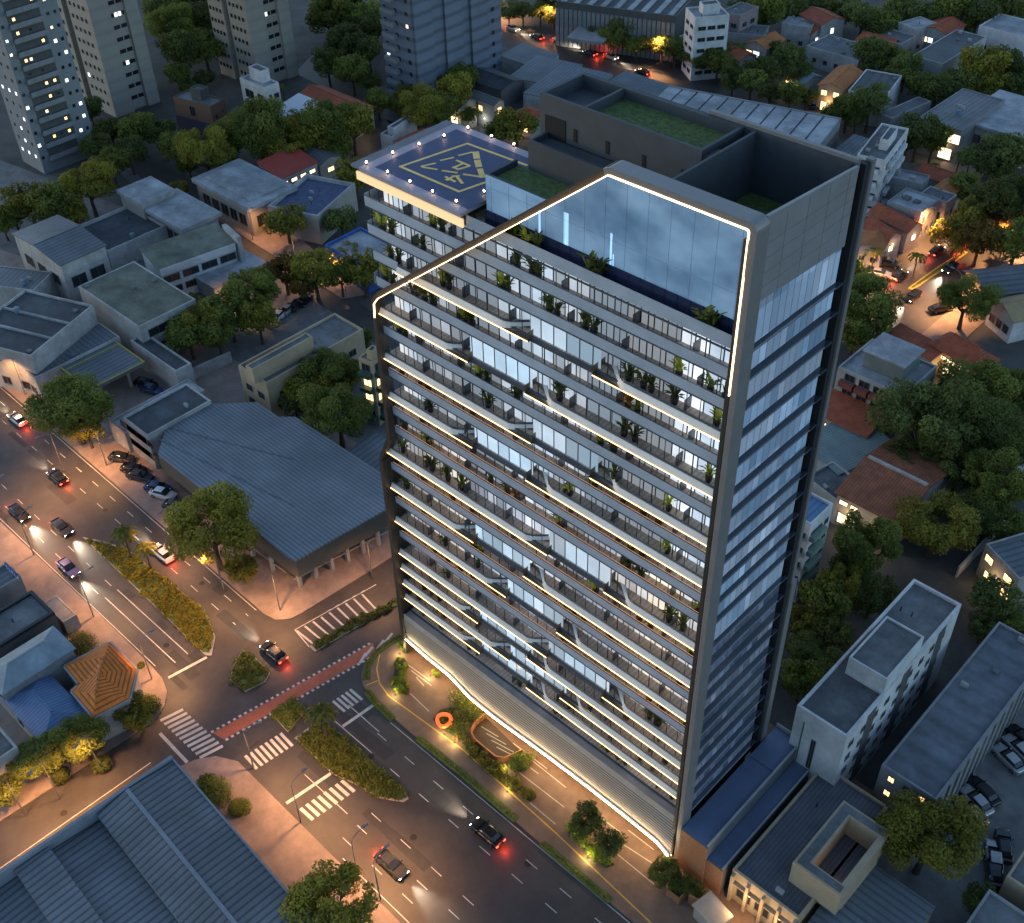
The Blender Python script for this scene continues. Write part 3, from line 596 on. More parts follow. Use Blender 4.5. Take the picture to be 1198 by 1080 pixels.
class Bld:
    """rectangular building: three roof corners in photo pixels at height z; local x runs along the first edge"""
    def __init__(s, name, label, cat, a, b, c, z, wall=m_wl, group=None, base=0.0, parent=None):
        A, B, C = (G(*p, z) for p in (a, b, c))
        u0 = (B-A).normalized(); v0 = Vector((-u0.y, u0.x, 0)); lu, lv = (B-A).length, abs((C-B).dot(v0)); ctr = (A+C)/2
        s.D2 = None
        k_ = max(range(4), key=lambda q: (u0, v0, -u0, -v0)[q].x); u0 = (u0, v0, -u0, -v0)[k_]
        if k_ % 2: lu, lv = lv, lu
        ang = math.atan2(u0.y, u0.x); sn = round(ang/(math.pi/2))*math.pi/2
        if abs(ang-sn) < math.radians(9): ang = sn
        u = Vector((math.cos(ang), math.sin(ang), 0)); v = Vector((-u.y, u.x, 0))
        s.w, s.d = max(1.0, lu), max(1.0, lv)
        o = ctr-u*s.w/2-v*s.d/2; s.o = Vector((o.x, o.y, 0)); s.u, s.v, s.z, s.ang, s.b0 = u, v, z, ang, base
        if parent: s.root = bpy.data.objects.new(name, None); COL.objects.link(s.root); s.root.location = (o.x, o.y, base); s.root.rotation_euler = (0, 0, ang)
        else: s.root = thing(name, label, cat, (o.x, o.y, base), ang, group)
        s.h = z-base; s.wall = wall; s.nw = 0
    def vis(s):
        cl = Vector((CAM.x, CAM.y, 0))-s.o; x, y = cl.dot(s.u), cl.dot(s.v)
        return [k for k, t in (('s', y < 0), ('n', y > s.d), ('w', x < 0), ('e', x > s.w)) if t]
    def part(s, name, mb, m): return mb.obj(name, m, s.root)
    def walls(s, h=None, m=None):
        return s.part('wall', MB().prism([(0, 0), (s.w, 0), (s.w, s.d), (0, s.d)], 0, h or s.h, top=True), m or s.wall)
    def flat(s, par=.5, t=.28, roof=m_rflat, cap=None, wall=None):
        b = MB(); h = s.h-par; w_ = s.walls(h, wall)
        b.box(0, s.w, 0, t, h+.002, s.h); b.box(0, s.w, s.d-t, s.d, h+.002, s.h); b.box(0, t, t, s.d-t, h+.002, s.h); b.box(s.w-t, s.w, t, s.d-t, h+.002, s.h)
        s.part('parapet', b, cap or s.wall); s.part('roof', MB().box(t+.003, s.w-t-.003, t+.003, s.d-t-.003, h+.004, h+.10), roof); s.rz = h+.1
        if s.w > 4 and s.d > 4 and not s.base_small: s.clutter()
        return s
    base_small = False
    def clutter(s):
        rg = random.Random(int(s.o.x*7+s.o.y*13)); n = min(5, 1+int(s.w*s.d/90))
        for k in range(n):
            x, y = rg.uniform(.9, s.w-.9), rg.uniform(.9, s.d-.9); t = rg.random(); z = s.rz+.003
            if t < .35: s.box('air_conditioner', x-.45, x+.45, y-.2, y+.2, z, z+.6, m_conc)
            elif t < .55: b = MB().tube([(x, y, z), (x, y, z+.9), (x, y, z+1.0)], [.55, .5, .2], 10); s.part('water_tank', b, mat('tank_blue_grey', (.14, .2, .27), .5))
            elif t < .8: b = MB().tube([(x, y, z), (x, y, z+.7)], .09, 6); s.part('vent_pipe', b, m_metal)
            else: s.box('roof_hatch', x-.4, x+.4, y-.4, y+.4, z, z+.3, m_concd)
    def eave_slab(s, roof=m_rpale, over=.5, t=.7):
        s.walls(s.h-t); s.part('roof', MB().box(-over, s.w+over, -over, s.d+over, s.h-t+.003, s.h), roof); s.rz = s.h; return s
    def gable(s, rise, roof=m_rtile, over=.4, axis=None, hip=0.0, wall=None):
        w, d, h, e = s.w, s.d, s.h, over; s.walls(h-.05, wall); b = MB(); ax = axis or ('x' if w >= d else 'y'); T = .16
        def sheet(*p):
            b.quad(*p); b.quad(*[(q[0], q[1], q[2]-T) for q in reversed(p)])
            for i in range(len(p)): q, r = p[i], p[(i+1) % len(p)]; b.quad((q[0], q[1], q[2]-T), (r[0], r[1], r[2]-T), r, q)
        sl = rise/((d if ax == 'x' else w)/2); ez = h-e*sl
        if ax == 'x':
            i = hip*d/2; r0, r1 = (-e+i+ (e if hip else 0), d/2, h+rise), (w+e-i-(e if hip else 0), d/2, h+rise)
            sheet((-e, -e, ez), (w+e, -e, ez), r1, r0); sheet((w+e, d+e, ez), (-e, d+e, ez), r0, r1)
            if hip: sheet((-e, d+e, ez), (-e, -e, ez), r0); sheet((w+e, -e, ez), (w+e, d+e, ez), r1)
            else:
                g = MB(); g.quad((0, 0, h-.05), (0, d, h-.05), (0, d/2, h+rise-.12)); g.quad((w, d, h-.05), (w, 0, h-.05), (w, d/2, h+rise-.12)); s.part('gable_wall', g, wall or s.wall)
            s.part('ridge', MB().bar(r0, r1, .3, .12), roof)
        else:
            i = hip*w/2; r0, r1 = (w/2, -e+i+(e if hip else 0), h+rise), (w/2, d+e-i-(e if hip else 0), h+rise)
            sheet((w+e, -e, ez), (w+e, d+e, ez), r1, r0); sheet((-e, d+e, ez), (-e, -e, ez), r0, r1)
            if hip: sheet((-e, -e, ez), (w+e, -e, ez), r0); sheet((w+e, d+e, ez), (-e, d+e, ez), r1)
            else:
                g = MB(); g.quad((0, 0, h-.05), (w, 0, h-.05), (w/2, 0, h+rise-.12)); g.quad((w, d, h-.05), (0, d, h-.05), (w/2, d, h+rise-.12)); s.part('gable_wall', g, wall or s.wall)
            s.part('ridge', MB().bar(r0, r1, .3, .12), roof)
        s.part('roof', b, roof); s.rz = h+rise; return s
    def shed(s, rise, roof=m_rb, over=.2, hi='n'):
        w, d, h, e = s.w, s.d, s.h, over
        z = {'n': (h, h, h+rise, h+rise), 's': (h+rise, h+rise, h, h), 'e': (h, h+rise, h+rise, h), 'w': (h+rise, h, h, h+rise)}[hi]
        P = [(0, 0), (w, 0), (w, d), (0, d)]; b = MB(); n = 4; v0 = len(b.v)
        for k in range(4): b.quad((*P[k], 0), (*P[(k+1) % 4], 0), (*P[(k+1) % 4], z[(k+1) % 4]), (*P[k], z[k]))
        s.part('wall', b, s.wall); r = MB(); Q = [(-e, -e), (w+e, -e), (w+e, d+e), (-e, d+e)]
        r.quad(*[(*Q[k], z[k]+.15) for k in range(4)]); r.quad(*[(*Q[k], z[k]+.01) for k in (3, 2, 1, 0)])
        for k in range(4): j = (k+1) % 4; r.quad((*Q[k], z[k]+.01), (*Q[j], z[j]+.01), (*Q[j], z[j]+.15), (*Q[k], z[k]+.15))
        s.part('roof', r, roof); s.rz = h+rise; return s
    def face(s, side, along, z, out=0.0):
        """location and rotation of a point on a wall: along from 0 to 1"""
        if side == 's': return (s.w*along, -out, z), 0.0
        if side == 'n': return (s.w*(1-along), s.d+out, z), math.pi
        if side == 'e': return (s.w+out, s.d*along, z), math.pi/2
        return (-out, s.d*(1-along), z), -math.pi/2
    def window(s, side, along, z, w=1.2, h=1.2, st='d'):
        l, r = s.face(side, along, z); s.nw += 1; return inst('window', win_mesh(w, h, st), s.root, l, r)
    def windows(s, sides='auto', z0=1.6, dz=3.0, rows=1, step=3.0, w=1.2, h=1.2, lit=.1, st='w', span=(.08, .92)):
        for sd in (s.vis() if sides == 'auto' else sides):
            L_ = s.w if sd in 'sn' else s.d; n = max(1, int(L_*(span[1]-span[0])/step+.5))
            for r in range(rows):
                for k in range(n):
                    if z0+r*dz+h/2 > s.h-.2: continue
                    a = span[0]+(span[1]-span[0])*(k+.5)/n; s.window(sd, a, z0+r*dz, w, h, st if random.random() < lit else 'd')
        return s
    def door(s, side, along, w=1.0, h=2.1, m=None):
        l, r = s.face(side, along, h/2+.05); b = MB().box(-w/2, w/2, -.06, -.003, -h/2, h/2); o = b.obj('door', m or m_wd, s.root); o.location = l; o.rotation_euler = (0, 0, r); return s
    def box(s, name, x0, x1, y0, y1, z0, z1, m):
        return s.part(name, MB().box(x0, x1, y0, y1, z0, z1), m)
    def unit(s, fx, fy, sx=1.6, sy=1.0, sz=1.0, m=None):
        x, y = s.w*fx, s.d*fy; return s.box('roof_unit', x-sx/2, x+sx/2, y-sy/2, y+sy/2, s.rz+.003, s.rz+sz, m or m_conc)
    def stair(s, fx0, fx1, fy0, fy1, hh, m=None, roof=m_rflat):
        x0, x1, y0, y1 = s.w*fx0, s.w*fx1, s.d*fy0, s.d*fy1; z = s.rz+.004
        o = s.box('stair_head', x0, x1, y0, y1, z, z+hh, m or s.wall); b = MB(); t = .2
        b.box(x0, x1, y0, y0+t, z+hh+.003, z+hh+.3); b.box(x0, x1, y1-t, y1, z+hh+.003, z+hh+.3); b.box(x0, x0+t, y0+t, y1-t, z+hh+.003, z+hh+.3); b.box(x1-t, x1, y0+t, y1-t, z+hh+.003, z+hh+.3); b.obj('parapet', m or s.wall, o)
        MB().box(x0+t, x1-t, y0+t, y1-t, z+hh+.003, z+hh+.05).obj('roof', roof, o); return o
    def glow(s, side, along, z, power=60, out=1.2, col=(1, .62, .28)):
        l, r = s.face(side, along, z, out); ld = bpy.data.lights.new('porch_lamp', 'POINT'); ld.energy = power; ld.color = col; ld.shadow_soft_size = .25
        o = bpy.data.objects.new('porch_lamp_light', ld); COL.objects.link(o); o.parent = s.root; o.location = l
        b = MB().box(-.12, .12, -.2, -.004, -.1, .1).obj('porch_lamp', m_warmw, s.root); b.location = s.face(side, along, z)[0]; b.rotation_euler = (0, 0, r); return s
# ---------------------------------------------------------------- east side: neighbours right of the tower
b = Bld('apartment_block', 'long white five storey block with a roof stair box right of the tower', 'building', (925, 820), (983, 857), (1133, 711), 14.5, m_wb)
b.flat(.55, .3, m_rflat); b.stair(.22, .98, .30, .62, 2.6) if b.w < b.d else b.stair(.38, .7, .22, .98, 2.6)
for r in range(5):
    for k in range(9): b.window('e' if b.w < b.d else 'n', .06+.1*k, 1.6+2.55*r, 1.0, 1.0) 
b.window('s' if b.w < b.d else 'e', .45, 8, .6, 5.2); b.window('s' if b.w < b.d else 'e', .2, 8, .12, 9)
pl = MB()
if b.w < b.d:
    for k in (.18, .48, .8): pl.box(b.w, b.w+.05, b.d*k, b.d*k+1.9, .5, 13.6)
pl.v and b.part('dark_cladding', pl, m_wd)
b = Bld('long_warehouse', 'long grey three storey block with a scuffed flat roof beside the car yard', 'building', (1018, 888), (1083, 927), (1243, 765), 8.6, m_wg)
b.flat(.4, .25, mat('roof_scuffed', (.14, .155, .18), .6, var=.25, scale=.4, bands=(1, 2.4, .2, 0), stain=.35)); b.windows('s', 2, 2.6, 3, 2.2, .8, 1.0)
for k in range(13): b.box('wall_rib', b.w, b.w+.22, b.d*(k+.5)/13-.18, b.d*(k+.5)/13+.18, .1, 8.0, m_wg)
b = Bld('commercial_building', 'tan building with blue tiled flat roof and a notched upper storey below the white block', 'building', (855, 1013), (931, 1074), (1042, 947), 5.6, m_wt)
b.flat(.45, .3, mat('roof_small_tile', (.115, .12, .14), .5, var=.2, scale=.4, bands=(0, .45, .3, .2), stain=.3), cap=m_wt)
uq = [G(*p, 9.0)-b.o for p in ((923, 1010), (990, 937), (1043, 975), (985, 1045))]; ux0, ux1, uy0, uy1 = (uq[0].x+uq[1].x)/2, (uq[2].x+uq[3].x)/2, (uq[0].y+uq[3].y)/2, (uq[1].y+uq[2].y)/2
u = MB(); u.box(ux0, ux1, uy0, uy0+1.3, b.rz+.01, 9.0); u.box(ux0, ux1, uy1-1.3, uy1, b.rz+.01, 9.0); u.box(ux0, ux0+1.5, uy0+1.3, uy1-1.3, b.rz+.01, 9.0); u.box(ux1-.7, ux1, uy0+1.3, uy1-1.3, .2, 9.0); us = b.part('upper_storey', u, m_wt)
t_ = MB(); t_.box(ux0+.3, ux1-.3, uy0+.3, uy0+1.1, 9.004, 9.07); t_.box(ux0+.3, ux0+1.3, uy0+1.12, uy1-1.12, 9.004, 9.07); t_.box(ux0+.3, ux1-.3, uy1-1.1, uy1-.3, 9.004, 9.07); t_.obj('roof', m_rflat, us)
MB().box(ux0+1.5, ux1-.7, uy0+1.3, uy1-1.3, b.rz+.01, b.rz+.35).obj('courtyard_roof', MATS['roof_small_tile'], us)
g = MB(); g.box(ux1-.72, ux1-.705, uy0+1.6, uy0+2.9, 6.0, 8.2); g.obj('lit_opening', m_warm, us)
for k in range(5): b.box('pier', b.w*(.02+k*.23), b.w*(.02+k*.23)+.35, -.5, -.004, .12, 5.1, m_wt)
b.windows('s', 2.2, 2.6, 1, 2.6, 1.8, 1.6, 0); b.box('awning', .3, b.w-.3, -.45, -.02, 3.7, 3.8, m_wt); b.glow('s', .3, 3.2, 160, 2.2); b.glow('s', .75, 3.2, 120, 2.2)
b = Bld('blue_roof_shed', 'shed with a blue ribbed roof at the bottom edge beside the tan building', 'shed', (1016, 1007), (1102, 1068), (1010, 1160), 4.2, m_wt)
b.gable(.5, m_rby, .1, 'x')
b = Bld('corner_building', 'flat roofed building cut by the bottom right corner of the photo', 'building', (1160, 1044), (1110, 1100), (1230, 1180), 4.5, m_wg); b.flat(.4)
b = Bld('yard_house', 'small tan house at the right edge below the parked cars', 'house', (1196, 990), (1180, 1030), (1260, 1075), 4.5, m_wt); b.flat(.35)
b = Bld('white_flats', 'narrow white flats with green balconies half hidden behind the tower right edge', 'building', (947, 613), (976, 590), (943, 572), 15.0, m_wb)
b.flat(.5, .25, mat('roof_blue_tiles', (.1, .2, .36), .5, var=.1, bands=(0, .8, .3, 0))); 
for r in range(5):
    for sd in b.vis():
        b.window(sd, .35, 1.8+2.7*r, 2.6, 1.0); b.window(sd, .8, 1.8+2.7*r, .9, .9)
        l, rr = b.face(sd, .35, 1.0+2.7*r); o = MB().box(-1.6, 1.6, -.8, -.004, -.05, .75).obj('balcony', mat('balcony_green', (.18, .25, .2), .5), b.root); o.location = l; o.rotation_euler = (0, 0, rr)
b = Bld('twin_house', 'two storey house with two brown tiled slopes and a lit front beside the white flats', 'house', (984, 577), (1054, 612), (1110, 545), 6.2, m_wl)
b.gable(1.6, m_rtileb, .5, 'x'); sd = [q for q in b.vis()]
fs = 's' if b.w > b.d else ('w' if 'w' in sd else 's'); fs = 's'
for a, z, w in ((.12, 4.6, 1.4), (.3, 4.6, 1.2), (.8, 4.6, 1.4)): b.window(fs, a, z, w, .9, 'p')
for a in (.12, .2, .28, .36, .72, .84): b.window(fs, a, 1.7, 1.0, 2.0, 'p')
b.box('ridge_wall', b.w*.0, b.w*1.0, b.d*.485, b.d*.515, 6, 8.1, m_wl); b.glow(fs, .25, 3.2, 50); b.glow(fs, .75, 3.2, 50)
b = Bld('teal_shed', 'low shed with a pale teal ribbed roof between the two red roofed rows', 'shed', (938, 520), (988, 562), (1043, 520), 4.2, m_wl); b.shed(.5, mat('roof_teal', (.2, .26, .26), .5, .1, var=.12, bands=(0, .5, .25, .4), stain=.2), .1, 'n')
b = Bld('flat_house', 'low pale blue flat roofed house just right of the tower below the teal shed', 'house', (945, 560), (985, 590), (1010, 565), 4.5, m_wl); b.flat(.5)
b = Bld('red_roof_row', 'row with a plain red tiled roof and lit windows right beside the tower', 'house', (955, 480), (1011, 514), (1045, 480), 5.0, m_wt); b.shed(1.6, m_rtile, .3, 'n'); 
for a in (.2, .5, .8): b.window('s', a, 3.6, 1.6, .8, 'p')
b = Bld('terrace_flats', 'pale block with red balconies and a glazed roof pavilion beside the big trees', 'building', (977, 432), (1060, 460), (1100, 425), 10.5, m_wl)
b.flat(.5, .3, m_rpale); p = b.box('roof_pavilion', b.w*.22, b.w*.8, b.d*.30, b.d*.85, b.rz+.01, b.rz+3.0, mat('pavilion_glass', (.16, .18, .17), .3)); MB().box(b.w*.19, b.w*.83, b.d*.26, b.d*.88, b.rz+3.01, b.rz+3.3).obj('roof', m_rpale, p)
for r in range(3):
    for k in range(3):
        l, rr = b.face('s', .2+.22*k, 2.0+2.9*r); o = MB().box(-1.4, 1.4, -1.0, -.004, -.1, .85).obj('balcony', mat('balcony_red', (.2, .06, .045), .7), b.root); o.location = l; o.rotation_euler = (0, 0, rr); b.window('s', .2+.22*k, 3.5+2.9*r, 1.8, 1.3, 'p' if (r, k) == (0, 1) else 'd')
    b.window('s', .9, 3+2.9*r, .8, 1)
b = Bld('tiled_hall', 'long red tiled hall with lit windows at the side avenue end', 'house', (1056, 380), (1108, 410), (1205, 440), 5.5, m_wt)
b.gable(1.9, m_rtile, .5, None, .9)
for a in (.08, .22, .36, .5, .64): b.window('s', a, 3.8, 1.3, .8, 'p')
for a in (.43, .55): b.window('s', a, 1.4, 1.4, 2.2, 'p')
b.glow('s', .45, 3, 60)
b = Bld('red_lean_to', 'small dark red lean-to roof in front of the long red tiled hall', 'shed', (1042, 395), (1095, 425), (1100, 410), 4.2, m_wt); b.shed(.8, m_rtile, .2, 'n')
b = Bld('right_edge_house', 'red tiled house cut by the right edge among the big trees', 'house', (1176, 515), (1215, 545), (1245, 490), 5.5, m_wl); b.gable(1.5, m_rtile, .4)
b = Bld('edge_flats', 'low blue roofed house with lit windows at the right edge behind a long garden wall', 'house', (1165, 648), (1205, 690), (1262, 640), 6.0, m_wl); b.flat(.3, .2, m_rb)
for a, z in ((.2, 4.2), (.75, 4.2), (.3, 1.6), (.8, 1.6)): b.window('s', a, z, 1.6, 1.3, 'w')
b.glow('s', .5, 2.8, 40)
w_ = MB(); a_, c_ = G(1118, 676), G(1178, 612); w_.bar((a_.x, a_.y, 1.1), (c_.x, c_.y, 1.1), .25, 2.2); tag(w_.obj('garden_wall', m_wl), 'long pale garden wall in front of the blue roofed edge house', 'wall')
b = Bld('slope_roof_house', 'large house with a wide blue slate roof at the right edge above the red hall', 'house', (1143, 330), (1168, 358), (1230, 320), 5.5, m_wt); b.gable(1.8, m_rb, .5)
b = Bld('tan_porch_house', 'tan roofed house with a shuttered front at the right edge under the slate roof', 'house', (1172, 362), (1200, 385), (1235, 350), 5.0, m_wb); b.gable(1.5, mat('roof_tan', (.3, .22, .12), .8, var=.2), .5); b.windows('s', 2.2, 3, 1, 2, 1.4, 1.6, 0)
# ---- along the side avenue
b = Bld('stepped_flats', 'white stepped apartment house with ribbon balconies behind the far right column of the tower', 'building', (1004, 181), (1037, 188), (1062, 150), 13.0, m_wb)
b.flat(.5, .25, m_rflat); b.stair(.5, .8, .3, .7, 2.0); b.windows('auto', 2.0, 2.9, 4, 2.6, 1.8, 1.1, 0)
for r in range(4):
    for sd in b.vis()[:2]:
        l, rr = b.face(sd, .5, 1.4+2.9*r); o = MB().box(-(b.w if sd in 'sn' else b.d)*.36, (b.w if sd in 'sn' else b.d)*.36, -.9, -.004, -.1, .7).obj('balcony', m_wb, b.root); o.location = l; o.rotation_euler = (0, 0, rr)
b = Bld('lean_to_house', 'small house with a pale blue roof tucked left of the stepped white flats', 'house', (985, 178), (1002, 184), (1008, 165), 5.0, m_wl); b.shed(.8, m_rb, .2, 'n'); b.window('s', .7, 2, .6, 2, 'p')
b = Bld('blue_wall_hall', 'windowless blue grey hall below the stepped white flats', 'hall', (1025, 203), (1076, 215), (1092, 206), 7.0, m_wg); b.flat(.4, .25, m_rpale); b.unit(.3, .5); b.unit(.7, .4, 1, 1, .6)
b = Bld('grey_box_house', 'grey box house with roof hatches next to the red tiled houses on the side avenue', 'house', (1040, 236), (1080, 250), (1098, 232), 7.0, m_wg); b.flat(.4, .25, m_rpale); b.unit(.3, .5, 1.4, 1.4, .5, m_wd); b.unit(.6, .5, 1.2, 1.2, .4, m_wd); b.windows('auto', 2, 2.8, 2, 2.4, .8, 1.4, 0)
b = Bld('awning_house', 'narrow house with a flat grey roof and tall dark openings facing the side avenue', 'house', (1078, 226), (1108, 238), (1118, 228), 6.0, m_wl); b.flat(.3); b.windows('auto', 2.2, 2.6, 1, 1.8, 1.0, 2.6, 0)
b = Bld('red_gable_house', 'red tiled house with a lit front window facing the side avenue', 'house', (1018, 248), (1062, 270), (1080, 262), 5.2, m_wl); b.gable(1.2, m_rtile, .4); b.window('e', .5, 3, 1.4, 1.4, 'p'); b.glow('e', .5, 3.6, 30)
b = Bld('red_slope_house', 'deep red roofed house between the orange roofed and the red gabled houses', 'house', (1008, 262), (1036, 280), (1056, 276), 4.8, m_wl); b.gable(1.3, m_rtile, .4, 'x'); b.window('e', .4, 2.5, 1.2, 1.4, 'p'); b.glow('e', .5, 3.4, 30)
b = Bld('orange_roof_house', 'pale house with a striped orange roof closest to the tower on the side avenue', 'house', (1000, 285), (1030, 292), (1044, 278), 4.6, m_wl); b.gable(.8, m_rtileo, .3); b.windows('auto', 2, 3, 1, 2.5, 1, 1.1, 0)
b = Bld('dull_red_house', 'dull red tiled house behind the blue grey hall near the palms', 'house', (1070, 200), (1102, 212), (1125, 205), 4.8, m_wl); b.gable(1.2, m_rtile, .4)
b = Bld('orange_slope_house', 'orange brown tiled house beside the awning house under the trees', 'house', (1090, 222), (1112, 230), (1128, 216), 5.2, m_wl); b.gable(1.0, m_rtileo, .3)
b = Bld('school_building', 'blue grey building with bright lit arched windows above the palms', 'building', (1073, 136), (1122, 152), (1178, 118), 8.0, m_wg)
b.flat(.3, .25, m_rg_); 
for a in (.55, .85): b.window('s', a, 5.6, 3.4, 2.2, 'p')
b.window('s', .15, 5.6, 3.4, 2.0); b.window('s', .75, 1.8, 3.0, 2.6, 'p'); b.glow('s', .7, 4.2, 60)
b = Bld('colonnade_building', 'pale blue roofed building with a deep columned front at the right edge', 'building', (1133, 142), (1215, 165), (1240, 125), 7.0, m_wl); b.eave_slab(m_rpale, .6, .6)
for k in range(6): l, rr = b.face('s', .08+.17*k, 3.4, .05); o = MB().box(-1.5, 1.5, -.03, -.004, -1.4, 1.2).obj('dark_bay', m_wd, b.root); o.location = l; o.rotation_euler = (0, 0, rr)
# ---- upper right neighbourhood
b = Bld('ridged_hall', 'large hall with nine pale striped roof bays right behind the tower roof', 'hall', (745, 130), (952, 172), (990, 143), 9.0, m_wg)
b.walls(); s_ = b.d; nb = 11
for k in range(nb): b.box('roof_bay', b.w*k/nb+.25, b.w*(k+1)/nb-.25, .3, b.d-.3, b.h+.004, b.h+.5, m_rpale)
b.box('roof_edge', 0, b.w, -.2, .28, b.h+.004, b.h+.65, m_wg); b.box('roof_edge', 0, b.w, b.d-.28, b.d+.2, b.h+.004, b.h+.65, m_wg)
for k in range(10): l, rr = b.face('e', .06+.097*k, 4.2); o = MB().box(-.45, .45, -.06, -.004, -3.2, 3.0).obj('tall_window', m_wd, b.root); o.location = l; o.rotation_euler = (0, 0, rr)
b = Bld('striped_warehouse', 'wide dark warehouse with a striped roof and ribbed wall at the top behind the highway', 'warehouse', (642, 0), (783, 18), (840, -25), 12.0, m_wd)
b.flat(.5, .4, m_rdark); 
for k in range(9): b.box('roof_light', b.w*(k+.3)/9, b.w*(k+.7)/9, .8, b.d-.8, b.rz+.004, b.rz+.25, m_rpale)
for k in range(26): l, rr = b.face('s', (k+.5)/26, 5.2); o = MB().box(-.5, .5, -.3, -.004, -5, 5).obj('wall_rib', m_wg, b.root); o.location = l; o.rotation_euler = (0, 0, rr)
b.box('canopy', b.w*.2, b.w*.5, -9, -.35, 5.6, 6.2, m_wg)
b = Bld('ribbon_flats', 'white six storey apartment house with ribbon windows left of the tiled houses at the top', 'building', (805, 22), (845, 18), (850, 4), 16.0, m_wb); b.flat(.5, .3, m_rpale); b.stair(.3, .7, .3, .8, 2.2); b.windows('auto', 2, 2.8, 5, 2.8, 2.0, 1.0, 0)
b = Bld('white_annex', 'low white annex at the foot of the ribbon windowed flats', 'house', (795, 42), (818, 50), (830, 44), 6.0, m_wb); b.flat(.4); b.windows('auto', 2, 3, 1, 2.6, .9, 1, 0)
b = Bld('brick_flats', 'brownish flats block behind the ribbon windowed flats', 'building', (850, 14), (872, 20), (882, 6), 11.0, mat('plaster_mauve', (.24, .19, .19), .8)); b.flat(.4); b.windows('auto', 2, 3, 3, 3, 1.8, 1.2, 0)
b = Bld('grey_hall', 'plain grey hall right of the ribbon windowed flats', 'hall', (850, 38), (895, 42), (900, 30), 7.0, m_wg); b.flat(.4, .3, m_rg_)
def house(lbl, a, bb, c, z, roof, lit=(), rise=1.2, wall=m_wl, hip=0, name='tiled_house', glow=0, over=.4):
    b = Bld(name, lbl, 'house', a, bb, c, z, wall)
    if roof in (m_rflat, m_rpale, m_rg_, m_rdark): b.flat(.4, .25, roof)
    else: b.gable(rise, roof, over, None, hip)
    for sd, al, zz, w, h, st in lit: b.window(sd, al, zz, w, h, st)
    if not lit: b.windows('auto', 2.0, 2.8, 1, 3.0, 1.1, 1.1, 0)
    if glow: b.glow('s', .5, 2.8, glow)
    return b
house('dark red house with two lit windows left of the tiled rows at the top', (840, 58), (868, 72), (882, 63), 4.6, m_rtile, (('s', .3, 2, 1.6, 1, 'p'), ('s', .6, 2, 1.4, 1, 'p')))
house('orange brown house with a lit gable among trees below the grey hall', (872, 50), (898, 56), (918, 45), 5.5, m_rtileo, (('s', .2, 3.2, 1.8, 1.2, 'p'), ('s', .55, 3.2, 2, 1.6, 'c')))
house('small white house with a flat blue roof left of the stepped red roofs', (913, 27), (947, 32), (958, 24), 6.5, m_rpale)
house('tall red tiled house with one bright window at the top near the wood', (940, 18), (965, 30), (985, 20), 7.0, m_rtile, (('e', .5, 4.5, 1.2, 1.6, 'c'),))
house('red roofed house stepping down from the tall red tiled house', (930, 32), (952, 40), (962, 33), 5.0, m_rtile, (('e', .5, 2.5, 1.4, 1.8, 'c'),))
house('pale flat house with an open wooden verandah under the trees', (948, 55), (1010, 72), (1025, 55), 5.0, m_rg_, ())
house('low red tiled house behind the verandah house', (1003, 48), (1040, 58), (1055, 46), 4.6, m_rtile)
house('grey flat house beside the low red tiled house', (1015, 42), (1058, 52), (1070, 40), 5.5, m_rg_)
house('blue grey gabled house next to the dark red house with white windows', (1055, 28), (1075, 36), (1092, 25), 7.0, m_rpale)
house('dark red house with white windows near the top right', (1075, 33), (1110, 40), (1130, 28), 6.0, m_rtile, (('s', .25, 3.5, 1.4, 1.4, 'p'), ('s', .45, 3.5, 1.4, 1.4, 'c')))
house('long white flat roofed house at the top right edge', (1152, 30), (1210, 48), (1225, 30), 7.0, m_rpale, wall=m_wb)
b = Bld('dark_roof_hall', 'hall with a dark sheet roof right of the tall trees near the top right edge', 'hall', (1072, 66), (1108, 76), (1150, 42), 7.0, m_wl); b.flat(.3, .25, mat('roof_dark_sheet', (.08, .09, .10), .5, .1, var=.2, bands=(1, 1.6, .3, .4), stain=.3))
b = Bld('orange_villa', 'two storey house with an orange tiled roof and four bright windows facing the ridged hall', 'house', (952, 97), (980, 103), (1015, 85), 6.6, m_wt); b.gable(1.1, m_rtileo, .4)
for a, z, h in ((.25, 4.8, 1.3), (.75, 4.8, 1.3), (.3, 1.6, 2.2), (.8, 1.6, 2.0)): b.window('s', a, z, 1.5, h, 'w')
b.glow('s', .5, 3.0, 70)
house('small teal roofed house with orange lit windows left of the orange villa', (918, 86), (945, 98), (958, 88), 4.4, mat('roof_teal_dull', (.14, .2, .2), .6, var=.2), (('s', .3, 2.4, 1.3, 1.2, 'w'), ('s', .65, 2.4, 1.6, 1.4, 'w')), glow=30)
b = Bld('grey_roof_block', 'pale block with a dark ribbed flat roof right of the orange villa', 'building', (982, 104), (1025, 112), (1066, 90), 7.4, m_wb); b.flat(.35, .25, mat('roof_dark_ribbed', (.075, .085, .09), .6, .1, var=.2, bands=(0, 2.2, .35, .3), stain=.3)); b.window('s', .4, 5.2, 7, 1.5)
b = Bld('low_grey_wing', 'low grey wing with two small palms against its wall under the ribbed roof block', 'building', (1035, 135), (1050, 141), (1083, 116), 4.5, m_wl); b.flat(.3, .25, m_rg_)
